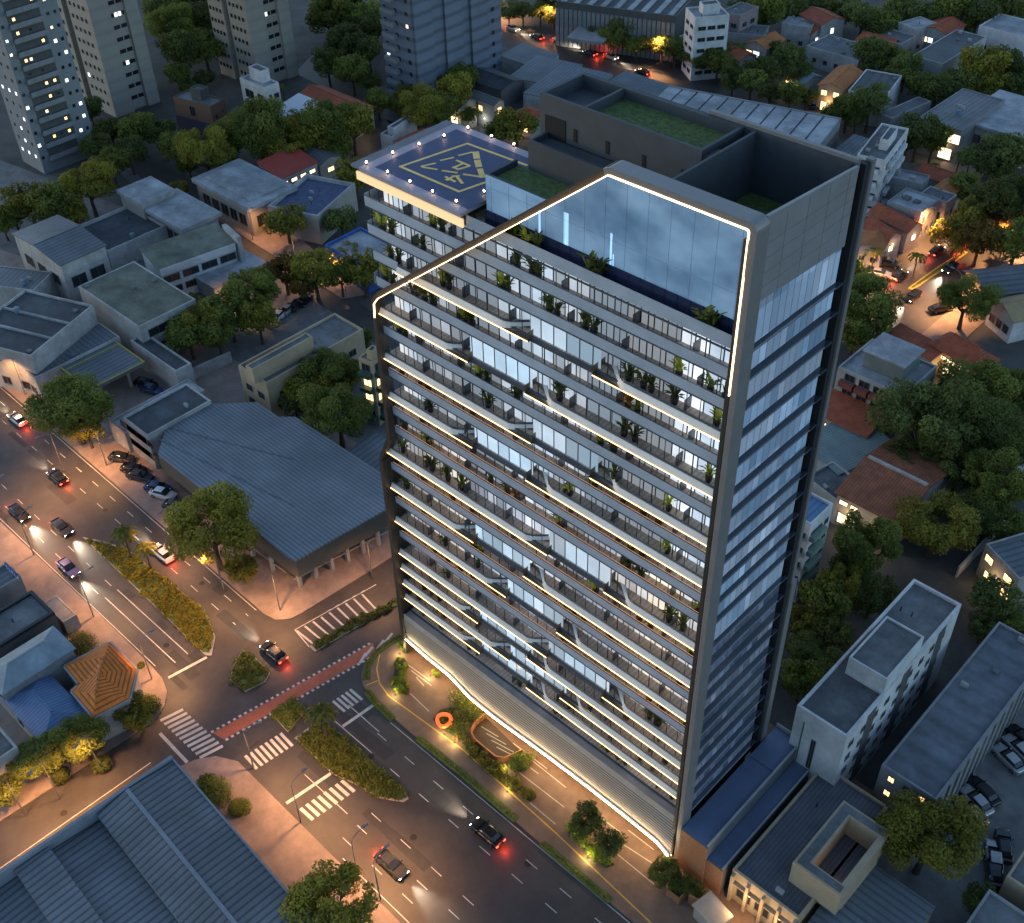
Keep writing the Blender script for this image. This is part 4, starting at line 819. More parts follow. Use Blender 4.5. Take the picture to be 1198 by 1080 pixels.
# ---------------------------------------------------------------- north side of the avenue, left of the tower
def polyroof(name, label, cat, px, z, roof, wall, par=0.0, rib=None):
    P = gp(*[(p[0], p[1], z) for p in px]); c = (sum(p[0] for p in P)/len(P), sum(p[1] for p in P)/len(P))
    t = thing(name, label, cat, (c[0], c[1], 0)); Q = [(p[0]-c[0], p[1]-c[1]) for p in P]
    MB().prism(Q, 3.0, z-.35, bottom=True).obj('wall', wall, t); MB().prism([(q[0]*.9, q[1]*.9) for q in Q], 0, 2.995).obj('ground_wall', wall, t)
    R = [(q[0]*1.012, q[1]*1.012) for q in Q]; MB().prism(R, z-.345, z, top=True, bottom=True).obj('roof', roof, t)
    return t, Q
m_bigroof = mat('roof_blue_ribbed', (.20, .225, .25), .5, .1, var=.16, scale=.15, bands=(1, .62, .45, .7), stain=.25)
t, Q = polyroof('showroom_building', 'big dark walled showroom with a wide blue ribbed roof beside the tower', 'building',
    [(188, 483), (199, 476), (252, 473), (302, 471), (325, 488), (345, 488), (455, 560), (455, 592), (345, 654), (336, 650), (186, 531), (193, 508)], 6.3, m_bigroof, mat('wall_olive', (.075, .07, .055), .7, var=.15))
fas = MB(); n_ = len(Q)
for k in range(n_):
    a, b_ = Q[k], Q[(k+1) % n_]; fas.quad((*[v*1.014 for v in a], 3.0), (*[v*1.014 for v in b_], 3.0), (*[v*1.014 for v in b_], 5.94), (*[v*1.014 for v in a], 5.94))
fas.obj('fascia', mat('fascia_olive', (.10, .093, .075), .6, var=.1), t)
rs = MB()
c0 = t.location
for f_ in (.33, .66):
    a = Vector(Q[0]).lerp(Vector(Q[10]), f_); b_ = Vector(Q[5]).lerp(Vector(Q[8]), f_); rs.bar((*a, 6.33), (*b_, 6.33), .22, .05)
rs.obj('roof_seam', m_rb, t)
for (p0, p1, n_) in (((346, 689), (456, 632), 6), ((225, 596), (337, 681), 5)):
    A, B = G(*p0), G(*p1)
    for k in range(n_):
        p = A.lerp(B, (k+.3)/n_); MB().box(p.x-c0.x-.25, p.x-c0.x+.25, p.y-c0.y-.25, p.y-c0.y+.25, .1, 2.98).obj('pillar', m_conc, t)
    q = MB(); q.bar((A.x-c0.x, A.y-c0.y, 1.9), (B.x-c0.x, B.y-c0.y, 1.9), .12, .12); q.obj('rail', m_conc, t)
b = Bld('office_annex', 'white edged office with dark ribbon windows attached to the front of the ribbed roof showroom', 'building', (152, 495), (182, 516), (238, 462), 7.0, m_wl); b.flat(.4, .25, m_rdark)
for z in (5.4, 2.6): b.window('w' if 'w' in b.vis() else 's', .5, z, b.d*.8, 1.4); b.window('s', .5, z, b.w*.85, 1.4)
b = Bld('long_canopy_roof', 'long low pale flat roof running back beside the showroom annex', 'building', (130, 494), (147, 510), (236, 455), 4.2, m_wl); b.flat(.25, .2, m_rpale)
b = Bld('roof_terrace_block', 'dark flat roofed block with a pale rim between the canopy roof and the tan building', 'building', (205, 462), (265, 465), (290, 466), 7.6, m_wl)
b2_ = Bld('petrol_canopy', 'low flat canopy with yellow edged blue panels on the avenue forecourt', 'canopy', (56, 418), (101, 455), (171, 426), 5.0, m_conc)
b2_.box('roof', 0, b2_.w, 0, b2_.d, 4.4, 5.0, m_rb)
e_ = MB()
for q in ((-.04, b2_.w+.04, -.05, .25), (-.04, b2_.w+.04, b2_.d-.25, b2_.d+.05), (-.05, .25, .26, b2_.d-.26), (b2_.w-.25, b2_.w+.05, .26, b2_.d-.26), (b2_.w*.38, b2_.w*.38+.2, .26, b2_.d-.26)): e_.box(*q, 5.003, 5.12)
b2_.part('yellow_edge', e_, mat('edge_yellow', (.32, .28, .05), .6))
for fx, fy in ((.15, .25), (.85, .25), (.15, .75), (.85, .75)): b2_.box('column', b2_.w*fx-.2, b2_.w*fx+.2, b2_.d*fy-.2, b2_.d*fy+.2, 0.1, 4.39, m_conc)
bpy.data.objects.remove(b.root)
b = Bld('shop_building', 'white parapet shop with a flat blue roof behind the yellow edged canopy', 'building', (15, 420), (36, 440), (142, 397), 5.5, m_wl); b.flat(.4, .25, m_rby); b.windows('auto', 2, 3, 1, 2.5, 1.8, 1.6, 0)
b = Bld('factory_hall', 'long factory hall with dark roof bays and a blank pale end wall', 'factory', (-60, 392), (22, 413), (122, 360), 9.0, m_wl); b.flat(.5, .3, m_rdark); b.windows('s', 2, 3, 1, 4, 1.8, 1.6, 0)
for k in (.33, .62): b.box('roof_rib', 0.4, b.w-.4, b.d*k, b.d*k+.35, b.rz+.003, b.rz+.4, m_rpale)
b = Bld('side_office', 'small tapering grey roofed office between the canopy and the tall trees', 'building', (153, 398), (205, 435), (223, 425), 5.5, m_wl); b.flat(.45, .3, m_rdark)
b = Bld('mossy_roof_building', 'building with a mottled mossy roof and dark window bands', 'building', (92, 335), (162, 383), (228, 350), 8.5, m_wl); b.flat(.2, .3, m_rmoss); b.window('e', .3, 6.3, b.d*.35, 1.6); b.window('e', .72, 6.3, b.d*.35, 1.6); b.window('e', .5, 3.0, b.d*.8, 1.4)
b = Bld('white_band_building', 'pale building with a slanted white roof band over two rows of wide windows', 'building', (170, 300), (190, 320), (270, 281), 7.5, m_wb); b.shed(.8, m_rmoss, .25, 'w')
for a in (.13, .38, .63, .88): b.window('e', a, 5.0, b.d*.21, 1.5); b.window('e', a, 2.5, b.d*.21, 1.4)
b.box('roof_band', b.w+.27, b.w+.4, 0, b.d, 6.2, 7.7, m_wb); b.box('fin_wall', b.w*.3, b.w+1.0, b.d+.31, b.d+1.2, 0.1, 9.0, m_wl)
b = Bld('low_white_canopy', 'low white flat canopy in front of the wide windowed building', 'canopy', (228, 322), (250, 338), (308, 306), 3.6, m_wl); b.eave_slab(m_rpale, .2, .5)
b = Bld('gabled_hall', 'tall pale hall with a shallow blue gabled roof at the left above the factory', 'hall', (20, 268), (60, 310), (118, 292), 10.0, m_wl); b.gable(.9, m_rb, .3, 'y'); b.windows('auto', 5.5, 3, 1, 5, 3.0, 2.2, 0)
b = Bld('walled_yard', 'flat grey yard roof with raised rim behind the gabled hall', 'building', (78, 263), (118, 290), (200, 268), 5.0, m_wl); b.flat(.8, .3, m_rdark)
b = Bld('flat_pavilion', 'upper flat roofed pale pavilion on the corner of the back street', 'building', (136, 222), (165, 236), (205, 222), 8.2, m_wy); b.eave_slab(m_rpale, .4, .8)
b = Bld('flat_pavilion', 'lower flat roofed pale pavilion with slim columns next to the upper one', 'building', (170, 238), (210, 268), (250, 250), 6.8, m_wg); b.eave_slab(m_rpale, .7, .8); b.windows('auto', 3.2, 3, 1, 3, 2.6, 2.6, 0)
b = Bld('sawtooth_roof', 'long pale blue sheet roof left of the gabled hall', 'shed', (-40, 330), (40, 340), (60, 318), 6.5, m_wl); b.flat(.2, .2, m_rb)
b = Bld('flat_gallery', 'flat roofed gallery with a wide pale roof across the back street', 'building', (229, 208), (290, 242), (342, 219), 7.0, m_wy); b.eave_slab(m_rpale, .6, .9); b.box('roof_step', 1.5, b.w-1.5, 1.5, b.d-1.5, 7.003, 7.4, m_rpale); b.windows('auto', 3.0, 3, 1, 3, 2.4, 2.6, 0)
b = Bld('pool_building', 'pale walled building with a sunken dark blue roof beside the gallery', 'building', (308, 240), (367, 252), (420, 215), 6.5, m_wy); b.flat(.9, .5, mat('roof_blue_gravel', (.07, .09, .16), .7, var=.5, scale=2), cap=m_wl)
b = Bld('red_shed_roof', 'dark red metal roof with a lit window band behind the gallery', 'house', (300, 196), (325, 208), (374, 192), 6.0, m_wl); b.shed(1.4, mat('roof_red_metal', (.32, .05, .035), .6, var=.15, bands=(1, .6, .2, .3)), .3, 'w')
for a in (.1, .35, .6, .85): b.window('e', a, 4.6, 1.6, .9, 'p')
b = Bld('grey_gable_house', 'small grey roofed house with one lit window next to the red metal roof', 'house', (352, 184), (377, 192), (398, 180), 5.0, m_wy); b.gable(1.0, m_rg_, .4); b.window('e', .5, 2.8, 1.8, 1.1, 'w')
b = Bld('blue_rim_building', 'flat building with a bright blue rim half hidden behind the tower left edge', 'building', (380, 288), (432, 312), (470, 288), 6.0, mat('rim_blue', (.03, .09, .32), .5)); b.flat(.7, .3, m_rpale)
b = Bld('tan_school', 'long tan building with a sunken roof and a square stair tower', 'building', (271, 427), (309, 445), (432, 385), 8.5, m_wt); b.flat(.5, .3, m_rflat); b.stair(.55, .78, -.05, .55, 2.6, m_wt); b.windows('auto', 2.2, 2.8, 2, 2.6, 1.6, 1.3, .02)
b.box('entrance_pier', -.5, -.02, b.d*.3, b.d*.8, .1, 8.0, m_wt)
b = Bld('balcony_block', 'block with pale roof boxes and lit green railed balconies touching the tower left edge', 'building', (418, 418), (434, 424), (448, 415), 13.0, m_wt); b.flat(.5, .25, m_rpale); b.stair(.5, .9, .2, .8, 1.8)
for r in range(4):
    for sd in b.vis()[:2]:
        l, rr = b.face(sd, .5, 1.4+2.9*r); w_ = b.w if sd in 'sn' else b.d; o = MB().box(-w_*.4, w_*.4, -1.0, -.004, -.1, .7).obj('balcony', mat('rail_green', (.03, .07, .05), .5), b.root); o.location = l; o.rotation_euler = (0, 0, rr); b.window(sd, .5, 2.9+2.9*r-.1, w_*.6, 1.5, 'w' if r in (1, 2) else 'd')
b = Bld('lean_roof', 'small pale sheet roof between the showroom and the tower', 'shed', (408, 535), (442, 560), (470, 530), 5.0, m_wl); b.shed(.5, m_rb, .1, 'n')
w_ = MB(); a_, c_ = G(224, 446), G(272, 424); w_.bar((a_.x, a_.y, 1.2), (c_.x, c_.y, 1.2), .25, 2.4); tag(w_.obj('yard_wall', m_wl), 'grey yard wall joining the side office to the tan building', 'wall')
# ---- houses between the back street and the wood
b = Bld('long_tiled_house', 'long red tiled house with bright windows on a rounded street corner', 'house', (354, 110), (402, 138), (432, 126), 6.0, m_wl); b.gable(1.4, m_rtile, .5)
for a in (.12, .3, .5, .7, .85): b.window('s', a, 4.4, 1.0, 1.3, 'p')
b.window('e', .5, 4.6, 2.2, 1.0, 'p'); b.glow('s', .75, 3.6, 60); b.glow('e', .4, 3.5, 50)
b = Bld('white_tent', 'white peaked fabric canopy beside the small white flats', 'tent', (326, 132), (347, 142), (366, 124), 5.0, m_wb); b.shed(1.5, mat('fabric_white', (.62, .66, .72), .8, var=.05), .3, 'n')
b = Bld('small_white_flats', 'small white flats with dark balconies in front of the right beige tower', 'building', (278, 90), (306, 102), (328, 97), 14.0, m_wb); b.flat(.4, .25, m_rpale); b.stair(.2, .7, .4, .95, 2.6)
for r in range(4):
    b.window('s', .35, 2+3*r, 3.2, 2.0); b.window('s', .8, 2+3*r, 1.8, 2.0, 'w' if r == 2 else 'd')
    b.window('e', .35, 2+3*r, .7, 1.8); b.window('e', .75, 2.2+3*r, 1.4, 1.2)
b = Bld('brick_house', 'dark brick house with a navy side wall and a roof stair box', 'building', (199, 112), (242, 124), (266, 117), 9.0, m_brickd); b.flat(.35, .25, m_rg_); b.stair(.35, .62, .4, .95, 2.2, m_wd)
b.box('navy_wall', -.05, b.w+.02, -.5, -.05, 0, 4.5, mat('navy_wall_paint', (.025, .035, .075), .7)); b.window('s', .48, 6.6, 1.6, 2.4); b.window('e', .3, 6, 1.0, 1, 'd'); b.window('e', .75, 6.6, .9, .7, 'd')
x_ = MB(); x_.bar((b.w*.8, -.53, 1.6), (b.w*.8+.9, -.53, 3.2), .18, .05); x_.bar((b.w*.8+.9, -.56, 1.6), (b.w*.8, -.56, 3.2), .18, .05); b.part('wall_mark', x_, m_wb)
b = Bld('corner_villa', 'pale stepped villa with a red tiled wing behind the helipad corner', 'house', (462, 164), (480, 172), (512, 158), 5.5, m_wy); b.gable(1.0, m_rtile, .4); b.window('s', .25, 3, 1.2, 1.8, 'p'); b.window('s', .5, 3, 1.6, 1.2, 'p'); b.glow('s', .4, 2.4, 30)
b = Bld('cream_boxes', 'two cream flat roofed boxes stepping up beside the red tiled wing', 'house', (444, 156), (458, 160), (488, 143), 5.0, m_wb); b.flat(.3); b.stair(.45, .95, .1, .9, 1.6)
b = Bld('lit_facade_house', 'beige house with two lit square windows above the helipad', 'house', (548, 113), (582, 122), (590, 116), 6.5, m_wy); b.gable(.8, m_rg_, .2); b.window('s', .45, 4.4, 1.4, 1.4, 'w'); b.window('e', .5, 4.6, 1.4, 1.6, 'w'); b.glow('s', .6, 2.2, 40, 1.2, (.9, .95, 1))
b = Bld('red_lamp_house', 'little red tiled house with a glowing orange porch left of the dark roof block', 'house', (602, 134), (625, 142), (636, 130), 4.6, m_wy); b.gable(1.0, m_rtile, .5, None, .9); b.window('s', .3, 2.4, 1.2, 1.2, 'w'); b.window('s', .75, 2.2, 1.4, 2, 'w'); b.glow('s', .5, 2.6, 90, 1.2, (1, .45, .15))
b = Bld('tree_villa', 'lit villa glowing between the trees above the helipad', 'house', (520, 118), (540, 125), (556, 116), 6.5, m_wy); b.gable(1.0, m_rg_, .4); b.window('s', .3, 4.6, 1.4, 1.4, 'w'); b.window('s', .6, 2.2, 2.4, 2.6, 'p'); b.glow('s', .6, 3, 90, 1.5, (1, .75, .4))
for k, (a, bb, c, l) in enumerate((((578, 66), (625, 78), (660, 68), 'first of the pale blue sawtooth roofs, nearest the blue tower and the highway'), ((578, 86), (632, 98), (700, 84), 'second of the pale blue sawtooth roofs below the highway'), ((590, 104), (650, 118), (740, 96), 'third and widest of the pale blue sawtooth roofs below the highway'), ((700, 98), (750, 116), (788, 106), 'teal blue flat roof at the right end of the sawtooth roofs'))):
    b = Bld('sawtooth_shed', l, 'shed', a, bb, c, 4.6, m_wl); b.shed(.8, m_rb, .1, 'n')
b = Bld('dark_gable_shed', 'dark low gabled roofs between the blue tower and the lit facade house', 'shed', (545, 92), (590, 105), (612, 92), 5.0, m_wd); b.gable(1.2, m_rdark, .3)
# ---------------------------------------------------------------- apartment towers at the top left
def tower_windows(b, cells, w, h, lit, litm=('p', 'c')):
    """nearest hundred windows are parts, the rest of the tower's windows one mesh"""
    cells = sorted(cells, key=lambda c: (b.root.matrix_basis @ Vector(b.face(c[0], c[1], c[2])[0])-CAM).length)
    for sd, a, z in cells[:96]: b.window(sd, a, z, w, h, random.choice(litm) if random.random() < lit else 'd')
    mb = MB(); mb2 = MB()
    for sd, a, z in cells[96:]:
        l, r = b.face(sd, a, z); m = Matrix.Translation(l) @ Matrix.Rotation(r, 4, 'Z'); T = mb2 if random.random() < lit else mb
        T.quad(*[tuple(m @ Vector(p)) for p in ((-w/2, -.03, -h/2), (w/2, -.03, -h/2), (w/2, -.03, h/2), (-w/2, -.03, h/2))])
    if mb.v: o = b.part('windows', mb, m_glassd); o['kind'] = 'stuff'
    if mb2.v: o = b.part('lit_windows', mb2, m_cool); o['kind'] = 'stuff'
def hb(name, label, base, w, d, h, wall, rz=0.0):
    b = Bld.__new__(Bld); p = base if isinstance(base, Vector) else G(*base); b.w, b.d, b.z, b.h, b.wall, b.nw, b.b0 = w, d, h, h, wall, 0, 0; b.o = Vector((p.x, p.y, 0)); b.ang = rz
    b.u = Vector((math.cos(rz), math.sin(rz), 0)); b.v = Vector((-b.u.y, b.u.x, 0)); b.root = thing(name, label, 'tower', (p.x, p.y, 0), rz); return b
m_tb = mat('tower_beige', (.30, .285, .25), .8, var=.06, scale=.2, bands=(2, 2.9, .10, 0))
# lit balcony tower (front corner at its south-east foot)
p1 = G(102, 187)
b = hb('balcony_tower', 'grey apartment tower with stacked lit balconies cut by the left top corner', G(53, 204)-Vector((10, 0, 0)), 10, 14, 78, mat('tower_grey', (.20, .215, .225), .8, var=.08, scale=.2))
b.walls(); fl = []
sdv = 'e'
m_bal = mat('balcony_grey', (.2, .21, .22), .7)
for k in range(25):
    z = 3.2+2.95*k; l, rr = b.face('e', .42, z); bo = MB().box(-4.0, 4.0, -1.3, -.004, -.15, .15).box(-4.0, 4.0, -1.3, -1.2, .15, .95).obj('balcony', m_bal, b.root); bo.location = l; bo.rotation_euler = (0, 0, rr)
    l, rr = b.face('e', .42, z+1.5); o = MB().box(-3.8, 3.8, -.02, -.004, -1.2, 1.1).obj('recess', m_wd, b.root); o.location = l; o.rotation_euler = (0, 0, rr)
    for x in (-2.4, -1.2, .6, 2.6):
        if random.random() < .42: l2, _ = b.face('e', .42+x/14, z+1.5); o = inst('balcony_window', win_mesh(.75, .8, random.choice('pwwd')), b.root, (l2[0]+.03, l2[1], l2[2]), rr)
cells = [('e', a, 3.8+2.95*k) for k in range(25) for a in (.05, .80, .92)]+[('s', a, 3.8+2.95*k) for k in range(25) for a in (.2, .5, .8)]
tower_windows(b, cells, .7, .75, .32)
def slab_tower(label, base, w, d, h, wall, pair, lit=.03):
    """twin-wing slab: a recessed slot splits both faces the photo shows"""
    b = hb('beige_tower', label, base, w, d, h, wall)
    B = MB(); g = w*.40; g2 = w*.54
    B.box(0, g, 0, d, 0, h); B.box(g2, w, 0, d, 0, h); B.box(g+.004, g2-.004, 3.0, d-.6, 0, h-.3); b.part('wall', B, wall)
    s1 = MB(); s1.box(w-.0, w+.9, d*.72, d*.98, 0, h); s1.box(w+.0, w+.9, 0.0, d*.40, 0, h); b.part('pier', s1, wall)
    n = int((h-3)/2.9); cells = [('s', a, 3+2.9*k) for k in range(n) for a in (.05, .14, .23, .32)]+[('s', a, 3+2.9*k) for k in range(n) for a in (.62, .72, .82, .92)]+[('e', a, 3+2.9*k) for k in range(n) for a in pair]
    tower_windows(b, cells, .9, .95, lit); return b
slab_tower('left one of the two beige slab towers, next to the lit balcony tower', (85, 112), 20, 13, 72, m_tb, (.47, .53, .62, .67))
slab_tower('right one of the two beige slab towers, above the small white flats', (259, 86), 16, 13, 75, m_tb, (.47, .53, .62, .67), .02)
m_tbl = mat('tower_blue', (.14, .17, .22), .7, var=.1, scale=.2, bands=(2, 2.9, .35, 0))
b = hb('blue_tower', 'blue grey banded apartment tower at the top middle behind the helipad', (455, 116), 11, 30, 75, m_tbl)
b.walls(); cells = []
for k in range(25):
    for a in (.12, .42, .47, .72, .9): cells.append(('e', a, 3+2.9*k))
    for a in (.15, .5, .85): cells.append(('s', a, 3+2.9*k))
pr = MB()
for a in (.0, .33, .62): pr.box(b.w, b.w+.7, b.d*a+.3, b.d*a+6.0, 0, 75)
b.part('pier', pr, m_tbl); tower_windows(b, [c for c in cells], 1.0, 1.0, .02)
for k in range(25):
    l, rr = b.face('s', .3, 2.2+2.9*k); o = MB().box(-2.2, 2.2, -1.2, -.004, -.1, .9).obj('balcony', m_bal, b.root); o.location = l; o.rotation_euler = (0, 0, rr)
# ---------------------------------------------------------------- south-west corner houses
b = Bld('orange_tiled_house', 'corner house with a striped orange hipped roof on the junction pavement', 'house', (87, 838), (108, 846), (160, 793), 5.2, m_wl)
P = [(76, 780), (128, 752), (160, 784), (152, 818), (110, 840), (84, 809), (93, 801)]
bpy.data.objects.remove(b.root)
t = thing('orange_tiled_house', 'corner house with a striped orange hipped roof on the junction pavement', 'house', tuple(G(118, 800)))
cz = 5.2; Pw = [G(*p, cz) for p in P]; c0 = t.location.copy(); Q = [(p.x-c0.x, p.y-c0.y) for p in Pw]; cc = (sum(q[0] for q in Q)/len(Q), sum(q[1] for q in Q)/len(Q))
MB().prism([(q[0]*.97+cc[0]*.03, q[1]*.97+cc[1]*.03) for q in Q], .12, cz-.05).obj('wall', m_wl, t)
gt = MB(); n_ = len(Q)
for k in range(n_): a, e = Q[k], Q[(k+1) % n_]; gt.bar((*a, cz), (*e, cz), .45, .28)
gt.obj('gutter', m_conc, t)
R1, R2 = G(122, 768, 6.9)-c0, G(112, 812, 6.9)-c0; M_ = G(116, 786, 6.9)-c0
for idx, (e, rpts) in enumerate((((0, 1), (R1,)), ((1, 2), (M_, R1)), ((2, 3), (M_,)), ((3, 4), (R2, M_)), ((4, 5), (R2,)), ((5, 6), (M_, R2)), ((6, 0), (R1, M_)))):
    a, e2 = Q[e[0]], Q[e[1]]; f = MB(); tri = [(*a, cz+.15), (*e2, cz+.15)]+[tuple(r) for r in rpts]
    loc = Vector((*a, 0)); ang = math.atan2(e2[1]-a[1], e2[0]-a[0]); inv = Matrix.Rotation(-ang, 4, 'Z') @ Matrix.Translation(-loc)
    f.quad(*[tuple(inv @ Vector(p)) for p in tri]); o = f.obj('roof_slope', mat('roof_orange_bands', (.74, .20, .03), .75, var=.2, scale=1.0, bands=(1, .52, .6, .6), stain=.15), t); o.location = loc; o.rotation_euler = (0, 0, ang)
for p, q in ((R1, M_), (M_, R2)): MB().bar(p, q, .25, .2).obj('ridge', m_rtileo, t)
b = Bld('blue_hip_house', 'low house with a deep blue hipped roof beside the orange tiled one', 'house', (3, 818), (55, 868), (100, 832), 4.6, m_wl); b.gable(.9, mat('roof_blue_small', (.10, .17, .30), .5, .1, var=.15, bands=(0, .5, .3, .4)), .3, None, .95); b.windows('auto', 2, 3, 1, 3.5, 1.0, 1.2, 0)
b = Bld('pale_hip_house', 'two storey house with a pale blue hipped roof above the deep blue one', 'house', (-18, 790), (10, 812), (82, 752), 6.5, m_wg); b.gable(1.2, mat('roof_blue_pale', (.24, .30, .34), .6, .1, var=.2, scale=.5, stain=.3), .3, None, .95)
b.window('s', .4, 4.5, 1.6, 1.4); b.window('s', .75, 4.5, 1.6, 1.4)
b = Bld('dark_flat_building', 'dark flat roofed building with a black rim at the left edge', 'building', (-30, 735), (0, 760), (62, 712), 6.5, m_wd); b.flat(.5, .45, m_rflat, cap=mat('rim_black', (.015, .018, .022), .5))
bl = Bld('corner_shop', 'shop at the left edge with white lettering on a blue roof sign', 'shop', (-30, 690), (-12, 706), (18, 668), 5.0, m_wg); bl.flat(.4, .25, m_rb)
sg_ = MB().box(bl.w*.2, bl.w-.1, bl.d-.5, bl.d-.35, bl.rz+.01, bl.rz+1.3).obj('sign_board', mat('sign_blue', (.03, .08, .25), .5), bl.root)
ls = MB()
for k in range(5): ls.box(bl.w*.28+k*.8, bl.w*.28+k*.8+.14, bl.d-.56, bl.d-.51, bl.rz+.25, bl.rz+1.05); ls.box(bl.w*.28+k*.8+.15, bl.w*.28+k*.8+.5, bl.d-.56, bl.d-.51, bl.rz+(.25 if k % 2 else .92), bl.rz+(.38 if k % 2 else 1.05))
ls.obj('lettering', m_wb, sg_)
b = Bld('edge_grey_house', 'grey house with small windows cut by the left edge below the deep blue roof', 'house', (-40, 860), (-8, 895), (20, 872), 6.5, m_wl); b.flat(.4); b.windows('auto', 2, 2.6, 2, 2.5, .9, 1, 0)
b = Bld('low_yard_shed', 'low dark shed roof on the pavement near the avenue at the left', 'shed', (50, 706), (75, 728), (90, 718), 2.8, m_wl); b.flat(.2, .2, m_wg)
# ---- big ribbed warehouse at the bottom left
b = Bld('ribbed_warehouse', 'large warehouse with stepped blue ribbed roofs at the bottom left corner', 'warehouse', (200, 887), (345, 1060), (190, 1180), 7.0, m_wg)
bpy.data.objects.remove(b.root)
t = thing('ribbed_warehouse', 'large warehouse with stepped blue ribbed roofs at the bottom left corner', 'warehouse', tuple(G(190, 1010)))
c0 = t.location.copy(); A = G(200, 888, 7)-c0; B = G(338, 1048, 7)-c0; C_ = G(0, 1016, 7)-c0
uE = (B-A); uE.z = 0; uS = (C_-A); uS.z = 0; Lx = uE.length; u = uE.normalized(); v = Vector((-u.y, u.x, 0)); v = v if v.dot(uS) > 0 else -v
t.rotation_euler = (0, 0, 0)
ang = math.atan2(u.y, u.x)
fr = bpy.data.objects.new('shell', None)
def wq(mb, s0, s1, l0, l1, z0, z1):
    """strip running along the long edge; s across (from the street-corner edge), slopes from z0 to z1"""
    i = [A+v*s0+u*l0, A+v*s0+u*l1, A+v*s1+u*l1, A+v*s1+u*l0]; zz = (z0, z0, z1, z1); mb.quad(*[(p.x, p.y, q) for p, q in zip(i, zz)][::-1])
bpy.data.objects.remove(fr)
WL = Lx+40; prof = [(0, 7.0), (5.6, 7.5), (5.6, 7.52), (6.1, 7.5), (11.6, 7.0), (11.61, 5.2), (20, 5.9), (20.01, 7.2), (25.5, 7.0), (25.51, 5.2), (33, 5.6), (38, 5.2), (52, 5.2)]
m_wh = mat('roof_warehouse', (.16, .18, .20), .5, .1, var=.16, scale=.2, bands=(0 if abs(u.x) > abs(u.y) else 1, .85, .5, .8), stain=.3)
for k, (s0, s1, z0, z1) in enumerate(((0, 5.6, 7.0, 7.45), (6.1, 9.8, 7.45, 6.9), (9.8, 15.5, 5.6, 6.0), (15.5, 19.5, 6.9, 6.9), (19.5, 27, 5.6, 5.4), (27, 45, 5.4, 5.2))):
    f = MB(); wq(f, s0, s1, .5, WL, z0+.02, z1+.02); f.obj('roof_sheet', m_wh, t)
w_ = MB()
def wbox(mb, s0, s1, l0, l1, z0, z1):
    c = [A+v*s0+u*l0, A+v*s0+u*l1, A+v*s1+u*l1, A+v*s1+u*l0]; mb.prism([(p.x, p.y) for p in c], z0, z1)
wbox(w_, 0, 45, .3, WL, 0, 5.1); wbox(w_, 0.01, 9.75, .31, WL, 5.1, 6.85); wbox(w_, 15.5, 19.5, .5, WL, 5.1, 6.85); w_.obj('wall', m_wg, t)
w_ = MB(); wbox(w_, -.2, 0.0, 0, WL, 0, 7.3); wbox(w_, 5.62, 6.08, .5, WL, 6.8, 7.62); wbox(w_, -.2, 45, -.15, .28, 0, 7.45); w_.obj('parapet', mat('parapet_blue_grey', (.22, .25, .29), .7, var=.1, stain=.2), t)
# ---------------------------------------------------------------- trees
def leafmat(name, a, b_, rnd=.25):
    m = bpy.data.materials.new(name); m.use_nodes = True; t = m.node_tree; N = t.nodes; L = t.links; b = N['Principled BSDF']
    at = N.new('ShaderNodeAttribute'); at.attribute_name = 'tint'; oi = N.new('ShaderNodeObjectInfo')
    mx = N.new('ShaderNodeMix'); mx.data_type = 'RGBA'; mx.inputs[6].default_value = (*a, 1); mx.inputs[7].default_value = (*b_, 1); L.new(at.outputs['Fac'], mx.inputs[0])
    mr = N.new('ShaderNodeMapRange'); mr.inputs['To Min'].default_value = 1-rnd; mr.inputs['To Max'].default_value = 1+rnd; L.new(oi.outputs['Random'], mr.inputs['Value'])
    vm = N.new('ShaderNodeVectorMath'); vm.operation = 'SCALE'; L.new(mx.outputs[2], vm.inputs[0]); L.new(mr.outputs['Result'], vm.inputs['Scale']); L.new(vm.outputs[0], b.inputs['Base Color'])
    b.inputs['Roughness'].default_value = .65; b.inputs['Specular IOR Level'].default_value = .2
    tr = N.new('ShaderNodeBsdfTranslucent'); L.new(vm.outputs[0], tr.inputs['Color']); ms = N.new('ShaderNodeMixShader'); ms.inputs[0].default_value = .4; L.new(b.outputs[0], ms.inputs[1]); L.new(tr.outputs[0], ms.inputs[2]); L.new(ms.outputs[0], N['Material Output'].inputs['Surface'])
    return m
LEAF = {'green': leafmat('leaf_green', (.075, .095, .02), (.22, .25, .05)), 'dark': leafmat('leaf_dark', (.058, .075, .02), (.16, .19, .05)), 'olive': leafmat('leaf_olive', (.11, .105, .018), (.30, .27, .04)), 'autumn': leafmat('leaf_autumn', (.10, .07, .015), (.22, .14, .03)), 'lime': leafmat('leaf_lime', (.12, .17, .02), (.30, .36, .05))}
m_bark = mat('bark', (.07, .05, .035), .9, var=.3, scale=3)
